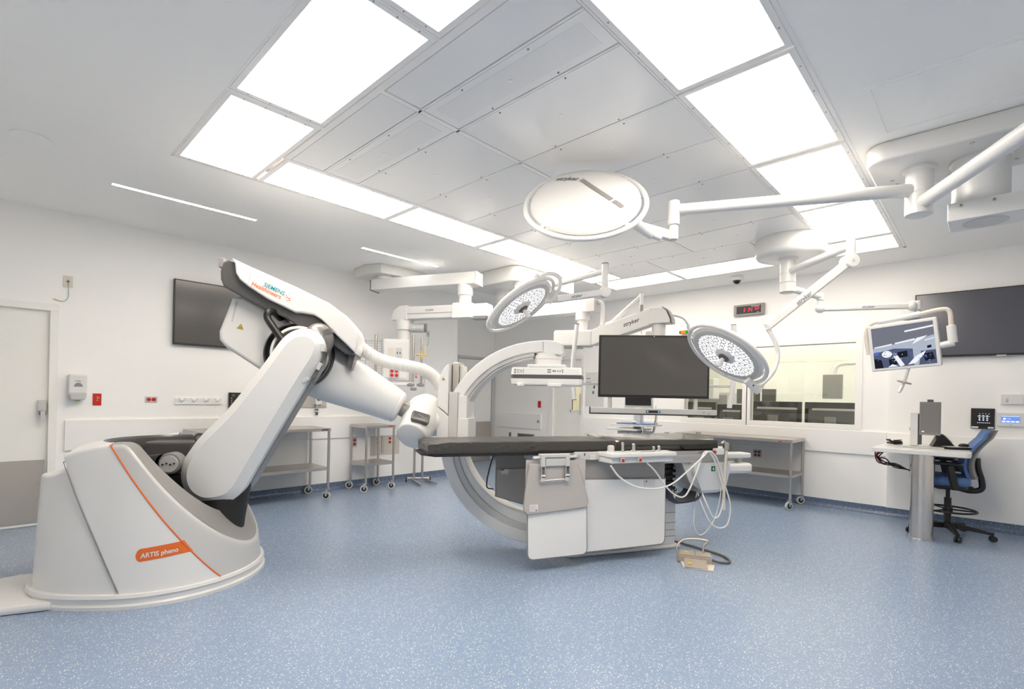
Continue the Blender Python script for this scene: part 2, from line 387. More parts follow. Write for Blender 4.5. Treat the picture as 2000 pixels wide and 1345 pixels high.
# door at the far left
t = root('door_1', 'white door with steel kick plate at the far left', 'door', (0, YL+.04, 0)); t['kind'] = 'structure'
mb = MB(); mb.box(DX0+.04, DX1-.012, YL+.035, YL+.08, .006, DH-.025, 'cream', .002); mb.build('door_leaf', t)
mb = MB()
for x0, x1 in ((DX0-.0, DX0+.05), (DX1-.02, DX1+.042)): mb.box(x0, x1, YL-.0125, YL+.1, 0, DH-.035, 'cream', .004)
mb.box(DX0, DX1+.042, YL-.012, YL+.1, DH-.035, DH+.03, 'cream', .004); mb.build('door_frame', t)
mb = MB(); mb.box(DX0+.05, DX1-.035, YL+.031, YL+.036, .03, .625, 'steeld', .001)
for x in (.36, .405): 
    for z in (.1, .25, .4, .6): mb.cyl((x, YL+.032, z), (x, YL+.0295, z), .004, 'mgrey', n=8)
mb.build('kick_plate', t)
mb = MB(); mb.box(.352, .415, YL-.0, YL+.036, 1.085, 1.19, 'lgrey', .008); mb.box(.359, .411, YL-.05, YL-.0, 1.05, 1.095, 'mgrey', .008)
mb.box(.369, .403, YL-.062, YL-.048, .985, 1.09, 'lgrey', .006); mb.build('door_handle', t)

# double door at the end of the alcove
t = root('door_2', 'white door with vision panel and steel kick plate in the alcove', 'door', (6.9, YA, 0)); t['kind'] = 'structure'
mb = MB(); mb.box(6.44, 7.33, YA-.04, YA-.001, .01, 2.06, 'wall_sheet', .003); mb.build('door_leaf', t)
mb = MB(); mb.box(7.335, 7.415, YA-.07, YA-.001, 0, 2.12, 'lgrey', .004); mb.box(6.4, 7.335, YA-.055, YA-.001, 2.065, 2.12, 'lgrey', .004); mb.build('door_frame', t)
mb = MB(); mb.box(6.46, 7.32, YA-.045, YA-.04, .02, .80, 'steeld', .001); mb.build('kick_plate', t)
mb = MB(); mb.box(6.60, 6.71, YA-.047, YA-.04, 1.08, 1.50, 'wall_sheet', .002); mb.box(6.62, 6.69, YA-.05, YA-.046, 1.1, 1.48, 'beige'); mb.box(6.65, 6.656, YA-.053, YA-.049, 1.1, 1.48, 'mgrey'); mb.build('vision_panel', t)
mb = MB(); mb.box(6.735, 6.76, YA-.046, YA-.04, 1.50, 1.58, mat('blue_sticker', (30, 70, 140), .5)); mb.build('sticker', t)

# door beside the alcove, narrow window and long pull
t = root('door_3', 'white door with narrow lit window and long steel pull', 'door', (XR+.03, (D2A+D2B)/2, 0)); t['kind'] = 'structure'
mb = MB()
mb.box(XR+.03, XR+.075, D2A+.02, 5.36, .006, D2H-.04, 'cream', .001); mb.box(XR+.03, XR+.075, 5.58, D2B-.03, .006, D2H-.04, 'cream', .001)
mb.box(XR+.03, XR+.075, 5.36, 5.58, .006, 1.1, 'cream', .001); mb.box(XR+.03, XR+.075, 5.36, 5.58, 1.75, D2H-.04, 'cream', .001); mb.build('door_leaf', t)
mb = MB()
for a, b in ((D2A-.05, D2A+.02), (D2B-.03, D2B+.06)): mb.box(XR-.0145, XR+.1, a, b, 0, D2H-.035, 'cream', .004)
mb.box(XR-.014, XR+.1, D2A-.05, D2B+.06, D2H-.035, D2H+.03, 'cream', .004); mb.build('door_frame', t)
mb = MB()
for a, b in ((5.345, 5.375), (5.565, 5.6)): mb.box(XR+.018, XR+.032, a, b, 1.07, 1.78, 'wall_sheet', .002)
for a, b in ((1.07, 1.1), (1.75, 1.78)): mb.box(XR+.018, XR+.032, 5.345, 5.6, a, b, 'wall_sheet', .002)
mb.build('window_frame', t)
mb = MB(); mb.box(XR+.05, XR+.056, 5.36, 5.58, 1.1, 1.75, 'pane'); mb.build('pane', t)
mb = MB(); mb.tube([(XR-.03, 5.342, 1.02), (XR-.03, 5.342, 1.40)], .013, 'steeld'); mb.box(XR-.032, XR+.03, 5.336, 5.348, 1.04, 1.06, 'steeld'); mb.box(XR-.032, XR+.03, 5.336, 5.348, 1.36, 1.38, 'steeld'); mb.build('door_handle', t)

# observation windows
def window(n, a, b, lab):
    t = root('window_%d' % n, lab, 'window', (XR, (a+b)/2, WZ0)); t['kind'] = 'structure'
    mb = MB(); f = .07
    mb.box(XR-.012, XR+.004, a-f, b+.0548, WZ1, WZ1+f*.75, 'wall_sheet', .003); mb.box(XR-.012, XR+.004, a-f, b+.0548, WZ0-f*.8, WZ0, 'wall_sheet', .003)
    mb.box(XR-.0125, XR+.004, a-f, a, WZ0, WZ1, 'wall_sheet', .002); mb.box(XR-.0125, XR+.004, b, b+.0548, WZ0, WZ1, 'wall_sheet', .002)
    mb.build('window_frame', t)
    mb = MB(); mb.box(XR+.05, XR+.058, a, b, WZ0, WZ1, 'pane'); mb.build('pane', t, flat=True)
window(1, WA, WB, 'wide observation window below the small monitor'); window(2, WC, WD, 'observation window behind the large display')

# control room and lobby behind the openings
mb = MB(); mb.box(XR+T, 11.2, -.6, 4.95, -.1, 0, 'floor'); struct(mb, 'floor_control', 'control room floor', 'floor', flat=True)
mb = MB(); mb.box(XR+T, 11.2, -.6, 4.95, 2.8, 2.9, 'ceiling'); struct(mb, 'ceiling_control', 'control room ceiling', 'ceiling', flat=True)
mb = MB(); mb.box(11.1, 11.2, -.6, 4.95, 0, 2.8, 'cream'); mb.box(XR+T, 11.2, 4.9, 5.0, 0, 2.8, 'cream'); mb.box(XR+T, 11.2, -.7, -.6, 0, 2.8, 'cream')
struct(mb, 'wall_control', 'cream walls of the control room', 'wall', flat=True)
mb = MB(); mb.box(XR+T+1.3, XR+T+1.4, 5.0, 6.6, 0, 2.6, 'cream'); mb.box(XR+T, XR+T+1.4, 6.5, 6.6, 0, 2.6, 'cream'); mb.box(XR+T, XR+T+1.4, 5.0, 6.6, 2.6, 2.7, 'cream'); mb.box(XR+T, XR+T+1.4, 5.0, 6.6, -.1, 0, 'floor')
struct(mb, 'wall_lobby', 'cream lobby walls behind the door', 'wall', flat=True)
mb = MB(); mb.box(XR+.3, XR+.6, .3, 4.2, 2.77, 2.8, emission('added_soffit_light', (255, 248, 234), CONTROL_LIGHT)); mb.thing('ceiling_light', 'long warm panel added to light the soffit and the control desk', 'ceiling light')  # unseen lamp added to brighten the soffit and the desk
for y0, y1, lab in ((.4, 1.2, 'warm ceiling panel at the near end of the control room'), (2.6, 3.4, 'warm ceiling panel at the far end of the control room')):
    mb = MB(); mb.box(8.3, 10.6, y0, y1, 2.78, 2.8, emission('control_room_light', (255, 248, 234), CONTROL_LIGHT)); mb.thing('ceiling_light', lab, 'ceiling light')
mb = MB(); mb.box(XR+T+.3, XR+T+1.1, 5.3, 6.2, 2.58, 2.6, emission('lobby_light', (255, 244, 218), 2.2)); mb.thing('ceiling_light', 'warm ceiling panel in the lobby behind the narrow door', 'ceiling light')
# control desk with the backs of its displays
mb = MB(); mb.box(XR+.45, XR+1.25, -.1, 4.4, .70, .74, 'wmatte', .005)
for y in (0.0, 1.4, 2.8, 4.2): mb.box(XR+.5, XR+1.2, y, y+.04, 0, .7, 'lgrey')
mb.thing('control_desk', 'long white desk under the displays in the control room', 'desk')
def backscreen(y0, y1, z0, z1, x, lab):
    t = root('monitor', lab, 'monitor', (x, (y0+y1)/2, .74), 0, 'dark displays in the control room')
    mb = MB(); mb.box(x, x+.05, y0, y1, z0, z1, 'rubber', .006); mb.build('housing', t)
    mb = MB(); mb.box(x-.012, x+.001, y0+.06, y1-.05, z0+.02, z1-.1, 'dgrey', .004); mb.box(x-.03, x-.005, y0+.05, y1-.1, z1-.115, z1-.085, 'lgrey', .004); mb.build('rear_panel', t)  # pale bar near the top is a reflection put in as colour
    ym = (y0+y1)/2+.02
    mb = MB(); mb.box(x-.05, x-.012, ym-.07, ym+.07, .745, z1-.2, 'mgrey', .006); mb.box(x-.12, x+.1, ym-.16, ym+.16, .741, .752, 'mgrey', .004); mb.build('stand', t)
backscreen(1.95, 2.64, .86, 1.33, XR+.62, 'dark display seen from behind, left one in the wide window')
backscreen(1.22, 1.91, .86, 1.33, XR+.62, 'dark display seen from behind, right one in the wide window')
backscreen(2.69, 3.10, .88, 1.27, XR+.5, 'dark display seen from behind, right one in the window behind the large display')
backscreen(3.15, 3.60, .88, 1.30, XR+.56, 'dark display seen from behind, left one in the window behind the large display')

mb = MB(); mb.box(XR+.9, XR+.94, -.55, 4.85, 1.92, 2.79, 'cream'); struct(mb, 'trim_6', 'cream soffit behind the top of the windows', 'trim')
# things at the back of the control room
t = root('wall_monitor', 'small dark monitor on a white arm at the back of the control room', 'monitor', (10.2, 2.02, 1.55), 0)
mb = MB(); mb.box(10.15, 10.2, 1.84, 2.14, 1.40, 1.82, 'mgrey', .01); mb.build('housing', t)
mb = MB(); mb.tube([(10.2, 1.98, 1.84), (10.2, 1.9, 2.0), (10.3, 1.5, 2.1), (10.4, 1.2, 2.75)], .04, 'white', 10, 4); mb.build('support_arm', t)
t = root('ceiling_pendant', 'white pendant with boxy head in the control room, added for a window reflection', 'ceiling pendant', (10.3, 4.0, 2.8), 0)  # added in place of a pendant mirrored in the window pane
mb = MB(); mb.cyl((10.3, 4.0, 2.1), (10.3, 4.0, 2.8), .06, 'white', n=16); mb.box(9.5, 10.3, 3.94, 4.06, 2.05, 2.17, 'white', .02); mb.build('boom', t)
mb = MB(); mb.box(9.4, 9.7, 3.75, 4.1, 1.35, 1.75, 'lgrey', .03); mb.cyl((9.55, 3.95, 1.75), (9.55, 3.95, 2.1), .05, 'white', n=14); mb.build('head', t)
t = root('monitor', 'pair of small grey screens on a thin post behind the control desk', 'monitor', (9.6, 2.9, 1.2), 0)
mb = MB(); mb.box(9.6, 9.64, 3.0, 3.4, 1.28, 1.55, 'dgrey', .006); mb.build('left_screen', t)
mb = MB(); mb.box(9.55, 9.59, 2.72, 2.95, 1.25, 1.55, 'dgrey', .006); mb.build('right_screen', t)
mb = MB(); mb.cyl((9.68, 2.97, .0), (9.68, 2.97, 2.8), .018, 'lgrey', n=10); mb.build('post', t)
t = root('cabinet', 'pale grey cabinet with glazed door at the back of the control room', 'cabinet', (10.8, 4.3, 0), 0)
mb = MB(); mb.box(10.6, 11.08, 3.9, 4.8, 0, 1.5, 'lgrey', .01); mb.build('body', t)
mb = MB(); mb.box(10.585, 10.6, 3.95, 4.75, .9, 1.45, 'mgrey', .004); mb.build('door', t)
t = root('printer', 'small grey printer on the control desk at the right end of the window', 'printer', (XR+.95, .95, .74), 0)
mb = MB(); mb.box(XR+.8, XR+1.15, .75, 1.2, .74, 1.42, 'tan', .01); mb.box(XR+.82, XR+1.1, .8, 1.15, 1.42, 1.5, 'lgrey', .01); mb.build('housing', t)
mb = MB(); mb.box(XR+.79, XR+.80, .8, 1.15, 1.30, 1.36, 'dgrey', .002); mb.build('paper_slot', t)
# ---------------------------------------------------------------- lit ceiling grid
ZG = H-.004
mods_x = [1.47, 2.065, 2.64, 3.22, 3.795, 4.38, 4.95, 5.53, 6.135]
LIGHTS = []   # x0,x1,y0,y1 of the opening of each fixture, label
near, lef, rig, far = 'ceiling light panel nearest the camera', 'along the left edge of the ceiling grid', 'along the right edge of the ceiling grid', 'along the far edge of the ceiling grid'
LIGHTS += [(.95, 1.43, .76, 1.88, 'light panel at the near end of the grid, cut by the photo top'),
           (.95, 1.43, 1.96, 3.06, 'largest white light panel at the near left of the ceiling grid'),
           (.95, 1.43, 3.16, 4.24, 'white light panel at the near left corner of the ceiling grid'),
           (1.52, 2.62, 3.755, 4.24, 'white light panel beside the first strip light, second along the left edge'),
           (2.68, 3.78, 3.755, 4.24, 'white light panel third along the left edge of the ceiling grid'),
           (3.86, 4.93, 3.755, 4.24, 'white light panel fourth along the left edge of the ceiling grid'),
           (4.99, 6.09, 3.755, 4.24, 'white light panel at the far end of the left edge, behind the lamp arm'),
           (1.50, 2.58, .73, 1.25, 'large white light panel first along the right edge, cut by the photo top'),
           (2.66, 3.74, .73, 1.25, 'white light panel second along the right edge of the ceiling grid'),
           (3.83, 4.92, .73, 1.25, 'white light panel third along the right edge, crossed by the white boom'),
           (4.98, 6.08, .73, 1.25, 'white light panel at the far end of the right edge, beside the round ceiling hub'),
           (6.17, 6.69, .73, 1.86, 'white light panel in the far right corner of the grid, behind the round hub'),
           (6.17, 6.69, 1.96, 3.06, 'white light panel in the middle of the far edge of the grid'),
           (6.17, 6.69, 3.12, 4.20, 'white light panel at the left end of the far edge of the grid')]
for x0, x1, y0, y1, lab in LIGHTS:
    t = root('ceiling_light', lab, 'ceiling light', ((x0+x1)/2, (y0+y1)/2, H), 0, 'ceiling light panels of the grid')
    mb = MB(); f = .032
    mb.box(x0-f, x1+f, y0-f, y0, ZG, H+.012, 'grid', .002); mb.box(x0-f, x1+f, y1, y1+f, ZG, H+.012, 'grid', .002)
    mb.box(x0-f, x0, y0, y1, ZG, H+.012, 'grid', .002); mb.box(x1, x1+f, y0, y1, ZG, H+.012, 'grid', .002)
    for k in range(4):
        for yy in (y0-f/2, y1+f/2): 
            xx = x0+(x1-x0)*(k+.5)/4; mb.cyl((xx, yy, ZG), (xx, yy, ZG-.002), .004, 'mgrey', n=8)
    mb.build('frame', t, flat=True)
    mb = MB(); mb.box(x0, x1, y0, y1, H+.004, H+.012, 'troffer_far' if x0 > 6.1 else ('troffer_right' if y1 < 1.3 and x0 > 3 else 'troffer')); mb.build('diffuser', t, flat=True)
# blank, perforated and laminar panels
PAN = []
xs = [1.505, 1.765, 2.06, 2.645, 3.22, 3.80, 4.38, 4.955, 5.53]
rows = ['first', 'second', 'third', 'fourth', 'fifth', 'sixth', 'seventh', 'eighth']
for i in range(8):
    for side, (y0, y1) in (('left', (2.505, 3.70)), ('right', (1.30, 2.46))):
        kind = 'narrow perforated' if i == 1 else ('narrow plain' if i == 0 else 'glossy pale grey')
        PAN.append((xs[i]+.012, xs[i+1]-.012, y0, y1, kind, '%s ceiling panel, %s from the near end of the %s row' % (kind, rows[i], side)))
for y0, y1, pl in ((1.30, 1.86, 'right'), (1.89, 3.06, 'middle'), (3.09, 3.70, 'left')):
    PAN.append((5.545, 6.12, y0, y1, 'glossy pale grey', 'glossy pale grey ceiling panel, %s one of the farthest row' % pl))
for x0, x1, y0, y1, kind, lab in PAN:
    t = root('ceiling_panel', lab, 'ceiling panel', ((x0+x1)/2, (y0+y1)/2, H), 0, 'air panels of the ceiling grid')
    mb = MB(); mb.box(x0, x1, y0, y1, ZG+.002, H+.02, 'panel', .002)
    if 'perforated' in kind: mb.box(x0+.045, x1-.045, y0+.06, y1-.06, ZG+.0005, ZG+.003, 'perf')
    mb.build('panel_sheet', t, flat=True)
    mb = MB()
    if 'glossy' in kind or 'perf' in kind:
        mb.cyl(((x0+x1)/2, (y0+y1)/2, ZG+.002), ((x0+x1)/2, (y0+y1)/2, ZG-.004), .012, 'grid', n=12)
        for yy in (y0+.3*(y1-y0), y0+.72*(y1-y0)):
            for xx in (x0+.018, x1-.018): mb.cyl((xx, yy, ZG+.002), (xx, yy, ZG-.003), .005, 'mgrey', n=8)
        mb.build('screws', t)
# the tee grid between panels and fixtures
mb = MB()
def bar(x0, x1, y0, y1): mb.box(x0, x1, y0, y1, ZG, H+.018, 'grid')
bar(GX0, GX0+.010, GY0, GY1); bar(GX1-.038, GX1, GY0, GY1); bar(GX0, GX1, GY0, GY0+.02); bar(GX0, GX1, GY1-.016, GY1)
bar(1.468, 1.51, 1.30, 3.70)
for x in xs[1:8]: bar(x-.006, x+.006, 1.30, 3.70)
bar(5.519, 5.541, 1.30, 3.70); bar(6.124, 6.137, 1.3, 3.7)
bar(1.51, 5.519, 2.466, 2.499); bar(1.468, 6.135, 1.285, 1.295); bar(1.468, 6.135, 3.705, 3.72)
bar(5.541, 6.124, 1.866, 1.884); bar(5.541, 6.124, 3.066, 3.084)
bar(GX0+.01, 1.47, 1.914, 1.926); bar(GX0+.01, 1.47, 3.096, 3.126); bar(GX0+.01, 1.462, .694, .726)
struct(mb, 'trim_5', 'white metal grid of the ceiling', 'trim', flat=True)
# strip lights
for (x0, x1, y), lab in (((.705, 1.826, 5.265), 'thin strip light on the ceiling above the door side of the left wall'), ((2.985, 4.08, 5.275), 'thin strip light on the ceiling near the small ceiling box')):
    t = root('strip_light', lab, 'strip light', ((x0+x1)/2, y, H), 0, 'ceiling strip lights')
    mb = MB(); mb.box(x0, x1, y-.028, y-.022, H-.003, H, 'grid'); mb.box(x0, x1, y+.022, y+.028, H-.003, H, 'grid'); mb.box(x0-.006, x0, y-.028, y+.028, H-.003, H, 'grid'); mb.box(x1, x1+.006, y-.028, y+.028, H-.003, H, 'grid'); mb.build('frame', t)
    mb = MB(); mb.box(x0, x1, y-.022, y+.022, H-.002, H-.0005, 'strip'); mb.build('diffuser', t, flat=True)
mb = MB(); mb.lathe([(.1, 0), (.113, .003), (.113, .009), (.1, .012)], (.2, 4.735, H), (0, 0, -1), 'ceiling', 40); mb.thing('ceiling_speaker', 'flat round ceiling cover at the far left', 'speaker')
mb = MB(); mb.lathe([(.1, 0), (.05, .004), (.0, .006)], (5.5, .28, H), (0, 0, -1), 'ceiling', 30); mb.thing('sprinkler_cover', 'small flat round cover on the ceiling beside the right boom', 'cover')
# dome camera
t = root('dome_camera', 'small white dome camera with dark lens on the ceiling', 'camera', (6.98, 2.5, H))
mb = MB(); mb.lathe([(.078, 0), (.078, .035), (.07, .05), (.055, .058)], (6.98, 2.5, H), (0, 0, -1), 'white', 28); mb.build('housing', t)
mb = MB(); mb.ball((6.98, 2.5, H-.055), .048, mat('smoked_dome', (30, 26, 26), .08)); mb.build('lens_dome', t)
# access hatch
t = root('access_hatch', 'large flush white hatch in the ceiling at the upper right', 'hatch', (3.52, -.2, H))
mb = MB()
hx0, hx1, hy0, hy1 = 3.22, 3.86, -1.2, .52
mb.box(hx0, hx1, hy1-.03, hy1, H-.006, H, 'ceiling'); mb.box(hx0, hx0+.03, hy0, hy1-.03, H-.006, H, 'ceiling'); mb.box(hx1-.03, hx1, hy0, hy1-.03, H-.006, H, 'ceiling'); mb.box(hx0, hx1, hy0-.03, hy0, H-.006, H, 'ceiling'); mb.build('frame', t, flat=True)
mb = MB(); mb.box(hx0+.04, hx1-.036, hy0+.006, hy1-.04, H-.004, H, 'ceiling'); mb.build('hatch_door', t, flat=True)
# ---------------------------------------------------------------- the x-ray robot
RB = plan_frame(-2.445, 3.591, 10)          # x: front of the base, y: away, z: up
robot = root('xray_robot', 'white floor-standing robot arm carrying a C-shaped x-ray arc over the table', 'robot', RB.translation, math.atan2(RB[1][0], RB[0][0]))
def sstep(a, b, t): t = max(0, min(1, (t-a)/(b-a))); return t*t*(3-2*t)
def base_r(psi):
    a = abs((psi+180) % 360-180); return .605 + .10*sstep(95, 150, a) + .03*sstep(150, 180, a)
def base_top(psi):
    a = abs((psi+180) % 360-180)
    if a < 92: z = .97-.73*math.cos(rad(a))
    else: z = 1.0
    z = -math.log(math.exp(-z/.035)+math.exp(-.99/.035))*.035
    return z - .10*sstep(100, 150, a) - .03*sstep(150, 180, a)
def base_surf(psi, z):
    R = base_r(psi)-(.115-.085*sstep(120, 165, abs((psi+180) % 360-180)))*(z-.085); return Vector((R*math.cos(rad(psi)), R*math.sin(rad(psi)), z))
N = 120; shell = []; 
for k in range(N):
    psi = 360*k/N; zt = base_top(psi); col = []
    for q in range(9): col.append(base_surf(psi, .085+(zt-.03-.085)*q/8))
    e = base_surf(psi, zt); u = Vector((math.cos(rad(psi)), math.sin(rad(psi)), 0))
    col += [e-u*.004+Vector((0, 0, -.012)), e-u*.014+Vector((0, 0, -.002)), e-u*.03+Vector((0, 0, .003))]
    c = math.cos(rad(psi))
    rim = e-u*.036
    inn = Vector((.385*math.cos(rad(psi))+.03, .40*math.sin(rad(psi)), 0)); zi = min(.965, .97-1.26*inn.x) + .0*sstep(.15, .44, inn.x); zi = max(zi, .05) if c < 0 else zi
    inn.z = zi
    for q in (.12, .35, .6, .85, 1.0):
        p = rim.lerp(inn, q); p.z += .012*math.sin(math.pi*q)*(1 if c < .3 else -.2); col.append(p)
    shell.append(col)
def shell_part(rows, name, matname, cut=None, keep=None, cut2=None, tweak=None):
    bm = bmesh.new(); g = [[bm.verts.new(RB @ shell[k][r]) for r in range(*rows)] for k in range(N)]
    n = rows[1]-rows[0]
    for k in range(N):
        for r in range(n-1): bm.faces.new((g[k][r], g[(k+1) % N][r], g[(k+1) % N][r+1], g[k][r+1]))
    for (co, no) in (cut or []):
        geom = bm.verts[:]+bm.edges[:]+bm.faces[:]
        bmesh.ops.bisect_plane(bm, geom=geom, plane_co=RB @ Vector(co), plane_no=(RB.to_3x3() @ Vector(no)), clear_outer=True)
    if tweak:
        inv = RB.inverted()
        for v in bm.verts: v.co = RB @ tweak(inv @ v.co)
    mb = MB().bm(bm, matname); return mb.build(name, robot, 50)
ONO = Vector((1.5, 0, 1)).normalized(); SNO = Vector((2.0, 0, 1)).normalized()
shell_part((0, 17), 'main_cover', 'white', [((0, 0, .815), ONO), ((0, 0, .13), -SNO)])
shell_part((0, 17), 'rear_cover', 'white', [((0, 0, .24), SNO)], tweak=lambda p: Vector((p.x*.988, p.y*.988, p.z if p.z < .45 else .45+(p.z-.45)*.74)))
shell_part((0, 11), 'front_cowl', 'lgrey', [((0, 0, .823), -ONO)])
shell_part((10, 17), 'cowl_lip', 'mgrey', [((0, 0, .823), -ONO)])
bk = []
for k in range(61):
    psi = 88+184*k/60; lo, hi = .086, base_top(psi)-.02; g_ = lambda z: z+2*base_surf(psi, z).x-.14
    if g_(hi) < 0: continue
    for _ in range(30):
        m_ = (lo+hi)/2
        if g_(m_) < 0: lo = m_
        else: hi = m_
    p = base_surf(psi, lo); bk.append(RB @ Vector((p.x, p.y*.985, p.z-.012)))
mb = MB(); mb.add(bk, [list(range(len(bk)))], 'lgrey'); mb.build('rear_bulkhead', robot, flat=True)
mb = MB(); bs = [RB @ (RB.inverted() @ p + Vector((-.012, (-.0075 if (RB.inverted() @ p).y < 0 else .0075), .01))) for p in bk]; mb.tube(bs, .0035, 'mgrey', 6); mb.build('cover_seam', robot)
# orange line where the two covers meet
pts = []
for k in range(600):
    psi = 104-208*k/599
    lo, hi = .085, base_top(psi)
    f = lambda z: z+1.5*base_surf(psi, z).x-.819
    if f(lo) < 0 < f(hi):
        for _ in range(30):
            m_ = (lo+hi)/2
            if f(m_) < 0: lo = m_
            else: hi = m_
        pts.append((psi, base_surf(psi, lo)))
mb = MB()
for sgn in (1, -1):
    q = [RB @ (p*1.0+Vector((p.x, p.y, 0)).normalized()*.001) for s_, p in pts if (s_ > 0) == (sgn > 0)]
    mb.tube(q[::6]+[q[-1]], .0045, 'orange', 8)
mb.build('orange_trim', robot)
# orange name bar with white lettering, wrapped on the cover
def on_cover(psi, z, off=.002):
    p = base_surf(psi, z); return RB @ (p+Vector((math.cos(rad(psi)), math.sin(rad(psi)), .1)).normalized()*off)
mb = MB(); rows_ = []
zc = lambda s: .302+.026*s
for k in range(41):
    s = k/40; psi = -81.2+27.0*s; hh = .038
    d = s*.31
    if d < hh: hh = math.sqrt(max(0, hh*hh-(hh-d)**2))+.001
    tail = -52.0
    rows_.append([on_cover(psi+2.5*(-(j-3)/3)*sstep(.8, 1, s), zc(s)+hh*(j-3)/3) for j in range(7)])
mb.rings(rows_, 'orange', False, False, closed=False); mb.build('name_bar', robot)
mb = MB(); R_ = .575
write(mb, 'ARTIS pheno', (0, 0, 0), (1, 0, 0), (0, 0, 1), .19, 'wmatte', bold=.025, hscale=1.1, warp=lambda a, b: on_cover(-78.6+math.degrees(a/R_), zc(a/.31)-.015+b, .0045)); mb.build('lettering', robot)
# plinth
mb = MB(RB)
prof = [(.028, 0), (.028, .02), (.016, .03), (.014, .06), (.024, .066), (.018, .085), (-.03, .088)]
mb.rings([[Vector(((base_r(360*k/N)+o)*math.cos(2*math.pi*k/N), (base_r(360*k/N)+o)*math.sin(2*math.pi*k/N), z)) for k in range(N)] for o, z in prof], 'white'); mb.build('plinth', robot)
mb = MB(); ox, oy = RB.translation.x, RB.translation.y
mb.extrude([(-1.65, 4.075), (.05, 4.075), (.28, 3.98), (.45, 4.1), (.45, 4.6), (.2, 4.72), (-1.65, 4.70)], .0, .05, 'white', .018); mb.build('cable_duct', robot)
# cavity with the drive parts
mb = MB(RB); rr = []
for k in range(N):
    p = shell[k][16]; q = Vector((p.x*.96+.01, p.y*.96, p.z-.02)); b = Vector((p.x*.8+.03, p.y*.9, .2)); rr.append((p, q, b, Vector((.06+p.x*.02, p.y*.02, .2))))
mb.rings([[r[j] for r in rr] for j in range(4)], 'dgrey', False, False); mb.build('cavity_liner', robot, 60)
mb = MB(RB)
mb.box(-.22, .1, .12, .33, .25, .93, 'dgrey', .02); mb.cyl((.06, -.12, .80), (.06, -.02, .80), .075, 'mgrey', bev=.012); mb.cyl((.06, -.13, .80), (.06, -.12, .80), .058, 'lgrey')
for a in range(4): mb.cyl((.06-.036+.024*a, -.135, .795+.008*(a % 2)), (.06-.036+.024*a, -.13, .795+.008*(a % 2)), .006, 'black', n=8)
mb.box(.02, .16, -.1, .12, .3, .72, 'black', .02); mb.cyl((.16, .1, .96), (.16, .2, .96), .04, 'dgrey', bev=.006); mb.cyl((.16, .092, .96), (.16, .1, .96), .018, 'mgrey')
mb.build('drive_unit', robot)
mb = MB(RB)
for c0, c1, rad_, n_ in (((-.10, -.06, .80), (-.0, -.10, .80), .062, 9), ((-.14, -.02, .78), (-.10, -.06, .80), .04, 4), ((.02, -.17, .50), (.16, -.17, .50), .034, 10)):
    c0, c1 = Vector(c0), Vector(c1); d = (c1-c0); a, b, dd = mb.axes(d); pts = []
    for k in range(n_*12+1):
        t = k/(n_*12); th = 2*math.pi*n_*t; pts.append(c0+d*t+(a*math.cos(th)+b*math.sin(th))*rad_*(.75+.25*t))
    mb = MB(RB); mb.tube(pts, .006, 'black', 6); mb.build('coiled_cable', robot)
# lower arm
ARM = [(0.188, 0.899), (0.258, 1.0), (0.424, 1.186), (0.632, 1.48), (0.742, 1.65), (0.80, 1.722), (0.872, 1.766), (0.955, 1.775), (1.028, 1.745), (1.07, 1.669), (1.05, 1.56), (0.957, 1.396), (0.781, 1.074), (0.605, 0.742), (0.525, 0.597), (0.44, 0.529), (0.30, 0.509), (0.2, 0.556), (0.145, 0.635), (0.128, 0.727), (0.145, 0.82)]
ARM = [(p.x, p.y) for p in smooth_line([(a, b, 0) for a, b in ARM], 3, True)]
mb = MB(RB); mb.prism(ARM, -.165, .03, 'white', .062, 1); mb.build('lower_arm', robot, 28)
def grow(ol, d):
    n = len(ol); out = []
    for i in range(n):
        t = Vector(ol[(i+1) % n])-Vector(ol[i-1]); t.normalize(); out.append((ol[i][0]+t.y*d, ol[i][1]-t.x*d))
    return out
area = sum(ARM[i][0]*ARM[(i+1) % len(ARM)][1]-ARM[(i+1) % len(ARM)][0]*ARM[i][1] for i in range(len(ARM)))
sg = 1 if area > 0 else -1
mb = MB(RB); mb.prism([(x+.012, z) for x, z in grow(ARM, -.008*sg)], .03, .20, 'mgrey', .03, 2); mb.build('arm_back_shell', robot, 30)
mb = MB(RB); mb.rings([[Vector((.31+.215*math.cos(2*math.pi*k/32)*s+.16*(z-.3), .02+.19*math.sin(2*math.pi*k/32)*s, z)) for k in range(32)] for s, z in ((.9, .2), (.85, .40), (.85, .50), (.85, .62), (.7, .75))], 'rubber'); mb.build('arm_boot', robot)
mb = MB(RB); mb.prism([(.985, 1.375), (1.055, 1.50), (1.072, 1.61), (1.066, 1.615), (1.03, 1.49)], -.128, .0, 'dgrey', .004); mb.build('arm_slot', robot)
mb = MB(RB); mb.prism([(.60, 1.40), (.655, 1.39), (.80, 1.60), (.83, 1.70), (.775, 1.695), (.745, 1.655)], -.1, .04, 'lgrey', .012); mb.build('arm_channel', robot)
